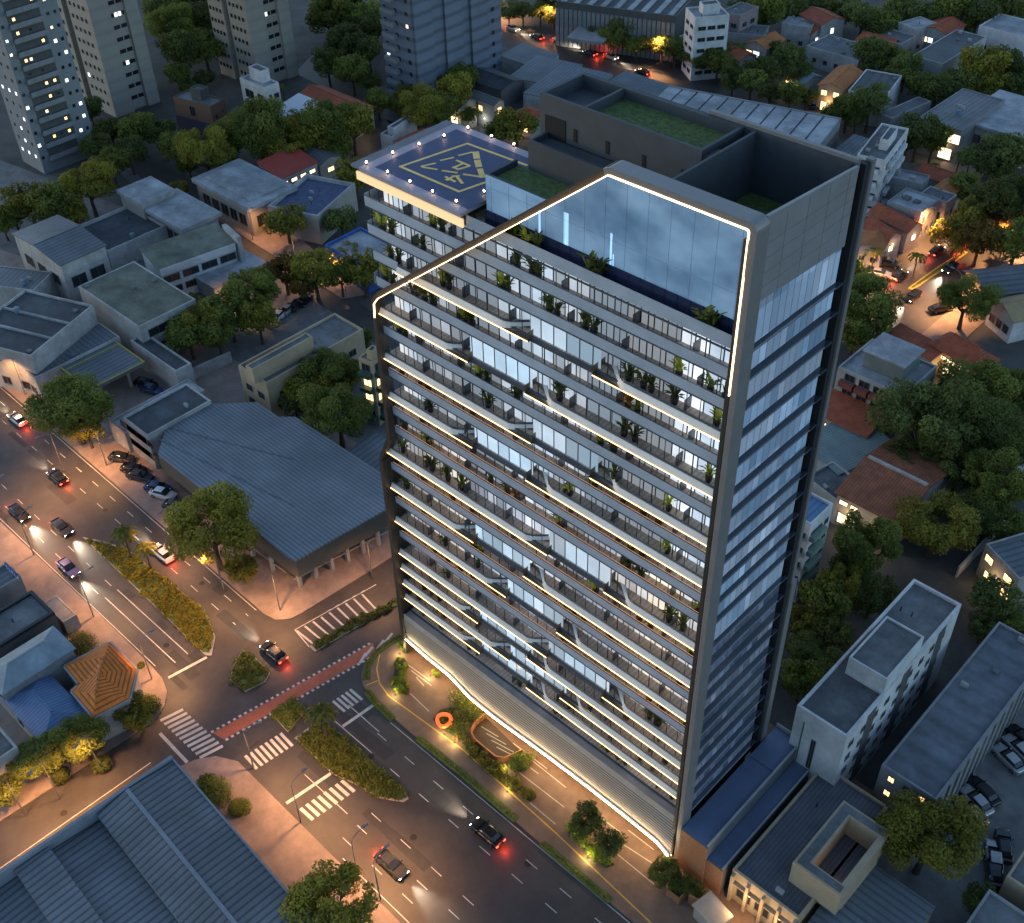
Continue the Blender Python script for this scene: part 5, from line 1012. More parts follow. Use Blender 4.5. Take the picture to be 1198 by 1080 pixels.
def leaf_mesh(name, rng, clumps, n, size, m, stretch=.8):
    """clumps: (centre, radius) balls whose shells carry many small leaf faces"""
    V, Fc, T = [], [], []; tot = sum(c[1]**2 for c in clumps)
    for (c, r) in clumps:
        tint0 = rng.random()*.6
        for _ in range(int(n*r*r/tot)):
            d = Vector((rng.gauss(0, 1), rng.gauss(0, 1), rng.gauss(0, 1)+.25)).normalized(); rr = r*(.55+.5*rng.random()**.6); p = Vector(c)+Vector((d.x*rr, d.y*rr, d.z*rr*stretch))
            nn = (d+Vector((rng.gauss(0, .6), rng.gauss(0, .6), rng.gauss(0, .6)+.3))).normalized(); a = nn.cross(Vector((rng.gauss(0, 1), rng.gauss(0, 1), rng.gauss(0, 1)))).normalized(); b_ = nn.cross(a); s = size*(.6+.8*rng.random())
            i = len(V); V += [tuple(p-a*s), tuple(p+b_*s*.55), tuple(p+a*s), tuple(p-b_*s*.55)]; Fc.append((i, i+1, i+2, i+3)); T.append(min(1, max(0, tint0+.4*rng.random()+.15*d.z)))
    me = bpy.data.meshes.new(name); me.from_pydata(V, [], Fc); me.materials.append(m)
    at = me.attributes.new('tint', 'FLOAT', 'FACE'); at.data.foreach_set('value', T); me.update(); return me
PROTO = {}
def tree_proto(kind, v, fine):
    key = (kind, v, fine)
    if key in PROTO: return PROTO[key]
    rng = random.Random(hash((kind, v)) % 9999 if False else sum(map(ord, kind))*31+v*7+(1 if fine else 0)); cl = []; cz = 1.28; tb = MB()
    tb.tube([(0, 0, 0), (.02, .01, .45), (.0, .03, .8)], [.085, .06, .05], 7)
    for k in range(36):
        th = rng.random()*6.28; el = rng.random(); rr = (.12+.66*math.sqrt(rng.random())); z = cz+(-.40+.86*el)*(1-.45*rr*rr); c = (rr*math.cos(th), rr*math.sin(th), z); cl.append((c, .16+.24*rng.random()**1.2))
        if k < 8: tb.tube([(0, .02, .55+.2*rng.random()), (c[0]*.5, c[1]*.5, (z+.6)/2), (c[0]*.85, c[1]*.85, z-.05)], [.035, .022, .01], 5)
    for k in range(9):
        th = rng.random()*6.28; ph = rng.uniform(-.25, 1.1); cl.append(((.76*math.cos(th)*math.cos(ph), .76*math.sin(th)*math.cos(ph), cz+.5*math.sin(ph)), .13+.10*rng.random()))
    n = 15000 if fine else 4400; size = .034 if fine else .06
    PROTO[key] = (tb.mesh('trunk', m_bark), leaf_mesh('crown', rng, cl, n, size, LEAF[kind])); return PROTO[key]
NT = [0]
def tree_at(x, y, r, label, kind='green', group=None, fine=None, squash=1.0, name='leafy_tree', z=0.0):
    NT[0] += 1; fine = (r*F_PX/depth((x, y, r)) > 30) if fine is None else fine
    tm, cm = tree_proto(kind, NT[0] % 5, fine); t = thing(name, label, 'tree', (x, y, z), random.random()*6.28, group)
    rr = r*(.95+.1*random.random()); q_ = (rr*random.uniform(.86, 1.16), rr*random.uniform(.86, 1.16), rr*squash*random.uniform(.85, 1.2)); inst('trunk', tm, t, sc=q_); inst('crown', cm, t, sc=q_); return t
def tree(px, py, rp, label, kind='green', group=None, **k):
    r = 4.0
    for _ in range(4): p = G(px, py, 1.3*r*k.get('squash', 1)); r = rp*depth(p)/F_PX*1.24
    return tree_at(p.x, p.y, r, label, kind, group, **k)
def wood(lst, label, group, kinds=('green', 'dark', 'dark')):
    for i, (x, y, r) in enumerate(lst): tree(x, y, r, label, kinds[i % len(kinds)], group)
wood([(200, 30, 25), (225, 18, 26), (213, 62, 23), (238, 50, 24), (195, 5, 22), (237, 88, 13), (208, 88, 13), (235, -5, 24), (218, 100, 10)], 'tree of the dense dark wood between the two beige slab towers', 'trees of the wood between the beige towers')
wood([(385, 20, 22), (405, 48, 23), (383, 72, 18), (412, 82, 19), (432, 60, 18), (400, -2, 22), (430, 20, 20), (432, 95, 13), (440, 38, 16)], 'tree of the dark grove between the right beige tower and the blue tower', 'trees of the grove beside the blue tower')
wood([(128, 150, 17), (158, 148, 22), (185, 152, 18), (112, 170, 16), (128, 188, 21), (150, 178, 18), (105, 130, 14), (98, 150, 12)], 'tree in the dark clump at the feet of the balcony tower and left beige tower', 'trees in the clump between the lit balcony tower and the beige tower', ('dark', 'green', 'dark'))
wood([(207, 168, 20), (240, 178, 29), (272, 160, 27), (303, 155, 30), (332, 160, 27), (262, 190, 17), (220, 190, 14)], 'tree in the green row between the small white flats and the flat gallery', 'trees in the row behind the flat gallery', ('green', 'olive', 'green'))
wood([(362, 158, 24), (385, 150, 26), (412, 148, 23), (350, 145, 17), (395, 168, 18)], 'round tree in the bushy row beside the long red tiled house', 'trees beside the long tiled house', ('olive', 'green', 'olive'))
wood([(32, 232, 24), (15, 250, 18), (62, 246, 22), (85, 248, 17), (3, 262, 14)], 'low bushy tree at the left edge below the lit balcony tower', 'bushy trees below the balcony tower', ('olive', 'green', 'green'))
tree(103, 218, 25, 'round olive tree right below the foot of the lit balcony tower', 'olive')
tree(156, 160, 11, 'small bright yellow green palm-like tree in front of the left beige tower', 'lime')
tree(442, 118, 15, 'small round tree on the street corner beside the long red tiled house', 'green')
wood([(497, 124, 26), (515, 132, 20), (478, 112, 14), (470, 124, 12)], 'olive tree in front of the blue tower, left of the glowing villa', 'olive trees left of the glowing villa', ('olive', 'green'))
wood([(535, 112, 22), (541, 92, 16), (522, 98, 13), (548, 128, 14)], 'olive tree in front of the glowing villa above the helipad', 'trees in front of the glowing villa', ('olive', 'green'))
tree(604, 148, 22, 'bushy tree beside the little house with the glowing orange porch', 'olive'); tree(586, 152, 14, 'small tree just above the helipad edge beside the orange porch house', 'green')
tree(415, 205, 20, 'dark olive tree directly left of the helipad corner', 'olive'); tree(398, 252, 21, 'dark tree between the pool building and the tower left edge', 'dark'); tree(452, 190, 16, 'dim green tree behind the helipad corner and the cream boxes', 'green')
tree(335, 258, 19, 'lone round tree on the lit pavement in front of the pool building', 'olive'); tree(208, 220, 13, 'small tree on the back street corner by the upper pavilion', 'olive')
wood([(425, 318, 22), (398, 322, 19), (410, 300, 14)], 'dark tree at the tower left edge above the balcony block', 'trees at the tower left edge', ('olive', 'green'))
wood([(333, 318, 20), (368, 320, 22), (352, 335, 16)], 'autumn coloured tree in the row along the back street', 'autumn trees along the back street', ('autumn', 'olive'))
wood([(295, 342, 27), (240, 372, 26), (220, 392, 22), (268, 368, 24), (302, 374, 22), (255, 395, 18), (225, 362, 16)], 'tree in the cluster between the mossy roof and the tan school', 'trees in the cluster beside the mossy roof', ('green', 'olive', 'green'))
wood([(385, 440, 25), (420, 396, 18), (360, 458, 22), (395, 484, 32), (345, 470, 16), (408, 432, 20)], 'tree in the grove between the tan school and the ribbed roof showroom', 'trees in the grove behind the showroom', ('green', 'dark', 'olive'))
tree(80, 470, 40, 'broad dark tree lit from below on the avenue pavement beside the petrol canopy', 'green'); tree(100, 500, 20, 'low branchy tree glowing yellow under the broad dark avenue tree', 'olive')
tree(246, 620, 41, 'large lit tree on the avenue in front of the showroom', 'olive'); tree(282, 662, 18, 'small low tree at the corner pavement just below the large lit avenue tree', 'olive')
tree(8, 388, 13, 'small tree cut by the left edge beside the factory gable', 'dark')
tree(44, 882, 27, 'street tree second from the left on the cross street pavement', 'green'); tree(94, 864, 27, 'street tree in front of the deep blue hipped roof', 'green'); tree(148, 826, 19, 'light street tree standing beside the orange tiled house', 'olive'); tree(4, 926, 17, 'street tree cut by the left edge on the cross street pavement', 'green'); tree(163, 843, 13, 'low yellow green tree under the orange tiled house', 'olive')
tree(388, 1052, 54, 'big tree at the bottom edge beside the ribbed warehouse', 'olive')
tree(1085, 985, 43, 'big olive tree between the car yard and the tan building', 'olive'); tree(1150, 1050, 20, 'dark tree at the bottom right beside the corner building', 'dark')
wood([(1012, 640, 34), (985, 690, 26), (1022, 690, 30), (965, 705, 24), (945, 722, 20), (995, 660, 22)], 'leafy tree in the grove behind the long white block', 'trees in the grove behind the white block', ('green', 'olive', 'dark'))
wood([(950, 760, 30), (938, 795, 24), (975, 748, 22)], 'dark tree squeezed between the tower and the long white block', 'trees between the tower and the white block', ('dark', 'green'))
tree(1098, 612, 35, 'spreading olive tree with a visible trunk by the garden wall', 'olive')
wood([(1085, 495, 48), (1142, 458, 36), (1155, 495, 40), (1065, 535, 28), (1165, 560, 36), (1125, 545, 30), (1104, 468, 24), (1186, 462, 26), (1060, 480, 22), (1140, 600, 20), (1118, 508, 34), (1190, 520, 26), (1150, 585, 26), (1175, 610, 22), (1060, 568, 18)], 'tree in the great dark wood right of the terrace flats', 'trees in the great dark wood on the right', ('dark', 'green', 'dark'))
wood([(1010, 355, 33), (996, 335, 24), (1018, 385, 22), (1000, 390, 18)], 'tree beside the tower right edge at the end of the side avenue', 'trees beside the tower right edge', ('green', 'olive'))
tree(1132, 348, 28, 'open green tree between the side avenue and the blue slate roof', 'green')
wood([(1165, 700, 24), (1190, 745, 22), (1150, 735, 16), (1180, 720, 16)], 'tree in front of the blue roofed edge house', 'trees in front of the edge house', ('dark', 'green'))
wood([(1120, 268, 22), (1148, 278, 24), (1135, 255, 20), (1168, 262, 18)], 'yellow lit tree at the far end of the side avenue', 'lit trees at the end of the side avenue', ('olive', 'autumn'))
wood([(1185, 240, 32), (1190, 285, 24), (1158, 235, 22), (1130, 218, 18)], 'dark tree at the right edge above the side avenue', 'dark trees above the side avenue', ('dark', 'green'))
wood([(1075, 158, 21), (1092, 166, 17), (1062, 166, 13)], 'tree in front of the lit windows of the school building', 'trees before the school building', ('dark', 'green'))
wood([(1150, 178, 22), (1180, 180, 22), (1168, 200, 16)], 'dark tree in front of the columned building', 'trees before the columned building', ('dark',))
wood([(1018, 124, 21), (992, 130, 17), (1002, 140, 13), (975, 132, 13)], 'dark tree between the ridged hall and the ribbed roof block', 'trees between the ridged hall and the ribbed roof block', ('dark', 'green'))
wood([(700, 38, 14), (715, 46, 14), (731, 34, 17), (745, 50, 13), (775, 52, 14), (790, 56, 14), (690, 34, 10)], 'street tree in the row between the striped warehouse and the highway', 'street trees along the highway', ('dark', 'green'))
wood([(595, 8, 14), (612, 10, 13), (632, 12, 12), (648, 20, 11), (640, 4, 12)], 'street tree beside the highway right of the blue tower', 'street trees beside the blue tower', ('dark',))
wood([(820, 68, 15), (840, 72, 16), (805, 62, 12), (858, 60, 12)], 'tree in the row below the white ribbon windowed flats', 'trees below the ribbon flats', ('dark', 'green'))
wood([(858, 92, 15), (880, 92, 18), (902, 104, 16), (925, 108, 16), (945, 112, 12), (890, 80, 14)], 'dark tree in the row along the far edge of the ridged hall', 'trees along the ridged hall', ('dark', 'green'))
wood([(925, 68, 17), (905, 82, 14), (932, 86, 14), (912, 62, 11)], 'dark tree near the house with the lit gable', 'trees near the lit gable house', ('dark',))
wood([(870, 10, 18), (895, 15, 20), (922, 8, 18), (945, 4, 16), (885, 28, 12), (985, 8, 18), (1010, 18, 20), (1035, 22, 18), (1058, 10, 18), (1085, 12, 20), (1115, 8, 20), (1145, 14, 20), (1175, 6, 20), (965, 2, 16), (1025, 35, 14), (1130, 28, 13), (1192, 18, 14)], 'tree of the dark wood along the upper right edge', 'trees of the upper right wood', ('dark', 'green', 'dark'))
wood([(1020, 62, 18), (1040, 72, 16), (1060, 80, 18), (1080, 100, 18), (1098, 100, 20), (995, 55, 12), (1108, 60, 14), (1050, 95, 14), (1012, 82, 12)], 'tree in the dark belt between the orange villa and the dark roofed hall', 'trees of the belt beside the orange villa', ('dark', 'green'))
wood([(1128, 88, 20), (1150, 78, 24), (1178, 72, 24), (1165, 95, 18), (1190, 98, 18), (1140, 105, 14), (1115, 108, 14)], 'tree in the dusky brown wood below the dark roofed hall', 'trees of the brown wood on the right', ('dark', 'olive'))
wood([(755, 110, 8), (772, 122, 9), (726, 97, 10)], 'small bush behind the parapet of the tower roof block', 'bushes behind the tower roof', ('olive', 'autumn', 'dark'))
wood([(868, 142, 9), (900, 150, 9), (925, 156, 10)], 'small olive tree at the foot of the ridged hall behind the tower roof', 'small trees before the ridged hall', ('olive',))
# palms
def palm_mesh(rng, n=13, fr=1.0, h=4.0, m=None):
    t = MB(); t.tube([(0, 0, 0), (.05, .03, h*.5), (.0, .0, h)], [.16, .12, .10], 6); f = MB()
    for k in range(n):
        a = 6.28*k/n+rng.random()*.3; L_ = fr*(1.6+.4*rng.random()); up = .25+.6*rng.random(); pts = [(L_*s*math.cos(a), L_*s*math.sin(a), h+up*math.sin(s*2.4)*L_*.45-s*s*.5*L_) for s in (0, .3, .6, .85, 1)]
        for j in range(4):
            p, q = Vector(pts[j]), Vector(pts[j+1]); n_ = (q-p).cross(Vector((0, 0, 1))).normalized()
            for e in (0, .5):
                b0 = p.lerp(q, e); b1 = p.lerp(q, e+.5); w = .34*fr*(1-.5*(j+e)/4)
                for sg in (-1, 1): f.quad(b0, b1, b1+n_*sg*w*.8+Vector((0, 0, -.16*fr))+(q-p)*.15, b0+n_*sg*w+Vector((0, 0, -.14*fr)))
    me = f.mesh('fronds', m); at = me.attributes.new('tint', 'FLOAT', 'FACE'); at.data.foreach_set('value', [rng.random() for _ in me.polygons]); return t.mesh('trunk', m_bark), me
rngp = random.Random(3); PALM = {k: palm_mesh(rngp, 13, 1.0, 4.6, LEAF[k]) for k in ('olive', 'green')}
def palm(px, py, label, s=1.0, kind='olive', group=None):
    z = 4.8*s; p = G(px, py, z); t = thing('palm_tree', label, 'palm', (p.x, p.y, .1), random.random()*6, group); inst('trunk', PALM[kind][0], t, sc=s); inst('fronds', PALM[kind][1], t, sc=s); return t
palm(143, 622, 'palm on the planted median of the avenue, left one of the pair', 1.15); palm(168, 640, 'palm on the planted median of the avenue, right one of the pair', 1.0)
palm(375, 832, 'palm on the planted island beside the cycle lane', 1.15)
for i, (x, y, l) in enumerate(((1124, 180, 'first'), (1136, 184, 'second'), (1152, 190, 'third'), (1094, 192, 'low'))): palm(x, y, f'{l} palm from the left in the yard below the school building' if l != 'low' else 'short palm left of the three tall ones below the school building', 1.1 if l != 'low' else .7, 'green')
palm(1024, 292, 'palm in front of the striped orange roof on the side avenue', 1.0); palm(1005, 306, 'short palm below the striped orange roof beside the tower column', .7, 'green'); palm(1074, 298, 'palm at the near end of the side avenue median', 1.0); palm(1121, 288, 'palm at the far end of the side avenue median', .9); palm(1175, 283, 'palm under the dark trees right of the side avenue', .9)
palm(1052, 136, 'small palm against the low grey wing, left one', .6, 'green'); palm(1068, 126, 'small palm against the low grey wing, right one', .6, 'green')
palm(612, 78, 'thin palm between the sawtooth roofs and the blue tower', .9, 'green'); palm(640, 84, 'bushier thin palm left of the tower roof block', 1.0, 'green'); palm(330, 100, 'tall palm left of the white peaked canopy', .8, 'green'); palm(205, 55, 'palm at the edge of the wood beside the left beige tower', .8, 'green')
# ---------------------------------------------------------------- planted medians, hedges, grass strips
def bed(name, label, px, h=.16, n=900, hgt=.5, kind='green', size=.16, group=None, world=None):
    P = world or gp(*px); c = Vector((sum(p[0] for p in P)/len(P), sum(p[1] for p in P)/len(P), 0)); Q = [(p[0]-c.x, p[1]-c.y) for p in P]
    t = thing(name, label, 'planting', tuple(c), 0, group); MB().prism(Q, 0, h).obj('kerb', m_kerb, t)
    q2 = [(q[0]*.955, q[1]*.955) for q in Q]; MB().prism(q2, h+.003, h+.07).obj('soil', m_grass, t)
    xs = [q[0] for q in q2]; ys = [q[1] for q in q2]; rng = random.Random(len(PROTO)+n); cl = []
    while len(cl) < max(6, n//28):
        x, y = rng.uniform(min(xs), max(xs)), rng.uniform(min(ys), max(ys))
        if inpoly(x, y, q2): cl.append(((x, y, h+.05+hgt*.3*rng.random()), hgt*(.5+.7*rng.random())))
    me = leaf_mesh('ground_cover', rng, cl, n, size, LEAF[kind], .6); o = inst('ground_cover', me, t); o['kind'] = 'stuff'; return t
bed('planted_median', 'long planted median in the middle of the avenue with pale flowering bushes', [(97, 629), (125, 635), (150, 644), (180, 667), (212, 692), (243, 721), (252, 745), (248, 768), (240, 767), (192, 720), (145, 675)], n=12000, hgt=.5, kind='olive')
bed('traffic_island', 'small triangular planted island at the centre of the junction', [(284, 761), (299, 770), (316, 788), (311, 798), (287, 810), (269, 796), (273, 780)], n=2200, hgt=.5, kind='green')
bed('traffic_island', 'planted island between cycle lane and footpath with the palm', [(315, 834), (345, 818), (359, 831), (337, 857)], n=1800, hgt=.55)
bed('traffic_island', 'long pointed planted island ending beside the avenue lanes', [(345, 864), (372, 844), (385, 850), (400, 860), (420, 878), (443, 899), (475, 928), (478, 935), (472, 939), (443, 934), (420, 920), (389, 906)], n=10000, hgt=.55)
bed('planted_strip', 'narrow green strip dividing the cross street beside the hatched paint', [(362, 757), (368, 763), (420, 733), (471, 706), (468, 700), (412, 727)], n=2600, hgt=.5, kind='dark')
def grass_strip(label, pts, w=1.0):
    P = [G(*p) for p in pts]; mb = MB(); c = P[0]
    L_, R_ = [], []
    for k, p in enumerate(P):
        d = (P[min(k+1, len(P)-1)]-P[max(k-1, 0)]).normalized(); n = Vector((-d.y, d.x, 0))*w/2; L_.append(p+n-c); R_.append(p-n-c)
    t = thing('grass_strip', label, 'planting', tuple(c)); mb.prism([(p.x, p.y) for p in L_]+[(p.x, p.y) for p in reversed(R_)], .1, .17); o = mb.obj('turf', mat('turf', (.085, .105, .022), .9, var=.4, scale=2, bump=.5), t); rng = random.Random(5); cl = [(tuple(a.lerp(b_, rng.random())+Vector((0, 0, .15))), .3) for a, b_ in zip(L_, R_) for _ in range(3)]
    me = leaf_mesh('grass_blades', rng, [((x.x*(1-s)+y.x*s, x.y*(1-s)+y.y*s, .12), .3) for (x, y) in zip([(a+b_)/2 for a, b_ in zip(L_, R_)][:-1], [(a+b_)/2 for a, b_ in zip(L_, R_)][1:]) for s in [i/12 for i in range(12)]], 1500, .07, LEAF['olive'], .4); o = inst('grass_blades', me, t); o['kind'] = 'stuff'; return t
grass_strip('curved grass strip round the pavement corner at the tower left foot', [(469, 745), (455, 753), (440, 765), (430, 780), (429, 796)])
grass_strip('short grass strip along the kerb below the curved one', [(429, 809), (440, 823), (460, 842)]); grass_strip('long grass strip along the kerb in front of the tower entrance', [(489, 864), (540, 905), (604, 960)]); grass_strip('grass strip along the kerb nearest the tower right end', [(634, 987), (670, 1018), (714, 1055)])
def hedge(label, px, n, hgt, kind, size=.12, z=.12, name='hedge', up=False):
    P = gp(*px); c = Vector((sum(p[0] for p in P)/len(P), sum(p[1] for p in P)/len(P), 0)); Q = [(p[0]-c.x, p[1]-c.y) for p in P]; xs = [q[0] for q in Q]; ys = [q[1] for q in Q]; rng = random.Random(n); cl = []
    while len(cl) < max(5, n//90):
        x, y = rng.uniform(min(xs), max(xs)), rng.uniform(min(ys), max(ys))
        if inpoly(x, y, Q): cl.append(((x, y, z+hgt*(.25+.45*rng.random())), hgt*(.35+.25*rng.random())))
    t = thing(name, label, 'hedge', tuple(c)); inst('foliage', leaf_mesh('foliage', rng, cl, n, size, LEAF[kind], .9), t)
    MB().prism([(q[0]*.9, q[1]*.9) for q in Q], .1, z+.08).obj('soil', m_soil, t)
    if kind == 'lime' or up:
        iy = min(range(len(Q)), key=lambda k: Q[k][1]); x, y = Q[iy]; MB().box(x-.1, x+.1, y-.45, y-.25, .1, .3).obj('garden_light', m_metal, t)
        ld = bpy.data.lights.new('garden_light', 'POINT'); ld.energy = 55; ld.color = (1, .78, .35); ld.shadow_soft_size = .3; o = bpy.data.objects.new('garden_light_glow', ld); COL.objects.link(o); o.parent = t; o.location = (x, y-.5, .9)
    return t
hedge('curving yellow lit hedge bed beside the curved grass strip', [(462, 772), (473, 768), (478, 778), (472, 795), (480, 808), (478, 816), (465, 812), (457, 803), (460, 790)], 2600, .9, 'lime')
hedge('low yellow planting at the very left foot of the tower', [(466, 752), (474, 748), (482, 760), (476, 766), (470, 764)], 700, .8, 'lime')
hedge('tall green hedge behind the orange ring sculpture', [(531, 818), (543, 814), (560, 838), (556, 846), (545, 845), (540, 870), (534, 868)], 4200, 1.9, 'green', up=True)
hedge('lawn mound planting below the orange ring sculpture', [(505, 842), (514, 830), (530, 826), (534, 850), (533, 864), (522, 858)], 1500, .4, 'lime', .08)
hedge('hedge row running from the ring sculpture towards the entrance', [(540, 872), (552, 870), (575, 893), (602, 912), (632, 937), (624, 942), (596, 925), (566, 900)], 5200, 1.0, 'olive', up=True)
hedge('shrub clump at the near corner of the sunken entrance', [(595, 900), (614, 884), (624, 888), (610, 905)], 2600, 1.5, 'green', up=True)
hedge('yellow green hedge lit under the small trees before the louvred skirt', [(661, 972), (670, 968), (712, 1005), (722, 1014), (712, 1018), (690, 1002)], 3000, 1.1, 'lime')
hedge('small shrub beside the left end of the forecourt', [(505, 783), (513, 786), (514, 793), (506, 790)], 500, .7, 'lime')
tree(686, 963, 20, 'small dark crowned tree in the forecourt hedge, left one', 'dark', squash=.8); tree(712, 985, 18, 'small dark crowned tree in the forecourt hedge, right one', 'dark', squash=.8)
tree(776, 1020, 15, 'lit green shrub tree at the right foot of the tower', 'green', squash=.8); tree(797, 1030, 13, 'dark shrub beside the brick planter at the tower right foot', 'green', squash=.75); tree(812, 1040, 10, 'small dark shrub next to the brick annex corner', 'green', squash=.75)
def shrub(px, py, rp, label, kind='dark'):
    r = 1.0
    for _ in range(3): p = G(px, py, r*.7); r = rp*depth(p)/F_PX
    rng = random.Random(int(px)); t = thing('round_shrub', label, 'shrub', (p.x, p.y, .1)); inst('foliage', leaf_mesh('foliage', rng, [((rng.uniform(-.3, .3)*r, rng.uniform(-.3, .3)*r, r*.45), r*.8) for _ in range(6)], 2600, .11, LEAF[kind], .8), t); MB().tube([(0, 0, 0), (0, 0, r*.5)], [.08, .05], 6).obj('stem', m_bark, t); return t
shrub(256, 922, 22, 'large round clipped shrub on the pavement beside the ribbed warehouse', 'green'); shrub(281, 944, 13, 'smaller round shrub next to the large clipped shrub', 'green'); shrub(243, 915, 13, 'medium round shrub on the far side of the large clipped shrub', 'green')
shrub(95, 748, 20, 'dark round bush above the orange tiled house', 'dark'); shrub(65, 733, 9, 'small tufted bush by the pale hipped roof', 'green'); shrub(165, 778, 4, 'tiny bush alone on the pavement by the orange house', 'dark'); shrub(174, 822, 15, 'dark shrub at the corner of the orange tiled house', 'dark')
shrub(118, 892, 13, 'dark bush under the street trees of the cross street', 'dark'); shrub(70, 905, 12, 'dark bush left of the cross street bush', 'dark')
# ---------------------------------------------------------------- forecourt things
p = G(519, 843, .9); t = thing('ring_sculpture', 'glowing orange red ring sculpture with a trailing ribbon on the lit lawn', 'sculpture', (p.x, p.y, .12))
m_or = mat('sculpture_orange', (.75, .10, .02), .35); m_or.node_tree.nodes['Principled BSDF'].inputs['Emission Color'].default_value = (1, .16, .03, 1); m_or.node_tree.nodes['Principled BSDF'].inputs['Emission Strength'].default_value = .35
pts = [(1.0*math.cos(a), .1*math.sin(2*a)+.75*math.sin(a), .9+.35*math.sin(a+.6)) for a in [6.283*k/32 for k in range(32)]]; pts.append(pts[0]); MB().tube(pts, .24, 10, False).obj('ring', m_or, t, True)
a = G(532, 846, .3)-t.location; pts = [(.95, .1, .75), tuple(a), tuple(G(533, 858, .15)-t.location), tuple(G(535, 868, .1)-t.location)]; MB().tube([(q[0], q[1], max(.05, q[2])) for q in pts], .10, 6).obj('ribbon', m_or, t, True)
P = gp((552, 858), (566, 838), (608, 866), (616, 880), (590, 888)); 
t = thing('sunken_entrance', 'sunken car entrance ringed by an orange lit wall in the forecourt', 'ramp', tuple(G(580, 868))); c = t.location
rim = [G(*q) for q in ((568, 840), (556, 850), (551, 860), (556, 870), (580, 890), (590, 892), (612, 882))]
w_ = MB()
for a, e in zip(rim[:-1], rim[1:]): w_.bar((a.x-c.x, a.y-c.y, .5), (e.x-c.x, e.y-c.y, .5), .18, 1.0)
w_.obj('rim_wall', mat('rim_orange', (.40, .17, .07), .6), t); MB().prism([(q.x-c.x, q.y-c.y) for q in rim], .125, .14).obj('floor', mat('ramp_floor', (.04, .026, .018), .6), t); rl = MB(); [rl.bar(G(563+k*6, 850+k*8, .15)-c, G(583+k*9, 862+k*9, .15)-c, .12, .02) for k in range(4)]; rl.obj('ramp_line', m_conc, t)
for k in range(4): a, e = G(563+k*5, 851+k*8), G(585+k*7, 868+k*5); 
b = Bld('brick_planter', 'square brick planter box at the right foot of the tower', 'planter', (778, 1040), (794, 1051), (806, 1042), 1.3, m_brick, base=.12); b.flat(.35, .15, m_soil)
w_ = MB(); a, e = G(805, 1056), G(832, 1072); w_.bar((a.x, a.y, .9), (e.x, e.y, .9), .3, 1.6); tag(w_.obj('gate_wall', m_brick), 'low brick gate wall next to the square brick planter', 'wall')
b = Bld('gate_canopy', 'small flat beige gate canopy between the brick planter and the tan building', 'canopy', (812, 1058), (836, 1085), (856, 1072), 2.6, m_wy, base=.12); b.eave_slab(mat('canopy_beige', (.36, .31, .25), .8), .2, .25)
# ---------------------------------------------------------------- balcony plants
def plant_mesh(rng, kind):
    f = MB(); n = 20
    for k in range(n):
        a = rng.random()*6.28; L_ = .35+.5*rng.random(); up = .5+.9*rng.random(); w = .10
        b0 = Vector((.06*math.cos(a), .06*math.sin(a), .45)); m_ = Vector((L_*.5*math.cos(a), L_*.5*math.sin(a), .45+up*.62)); e = Vector((L_*math.cos(a), L_*math.sin(a), .45+up*.75)); n_ = Vector((-math.sin(a), math.cos(a), 0))*w
        f.quad(b0-n_*.3, b0+n_*.3, m_+n_, m_-n_); f.quad(m_-n_, m_+n_, e+n_*.2, e-n_*.2)
    me = f.mesh('fronds', LEAF[kind]); at = me.attributes.new('tint', 'FLOAT', 'FACE'); at.data.foreach_set('value', [rng.random() for _ in me.polygons]); return me
LEAF['orange'] = leafmat('leaf_orange', (.28, .11, .015), (.5, .22, .03)); LEAF['bright'] = leafmat('leaf_bright', (.36, .42, .05), (.62, .62, .10))
pb = MB(); pb.tube([(0, 0, 0), (0, 0, .25), (0, 0, .5)], [.17, .24, .26], 8); potm = pb.mesh('pot', mat('pot_dark', (.04, .035, .03), .6))
PL = {k: [plant_mesh(random.Random(i*5+len(k)), m) for i in range(3)] for k, m in (('y', 'bright'), ('d', 'dark'), ('g', 'green'), ('o', 'orange'))}
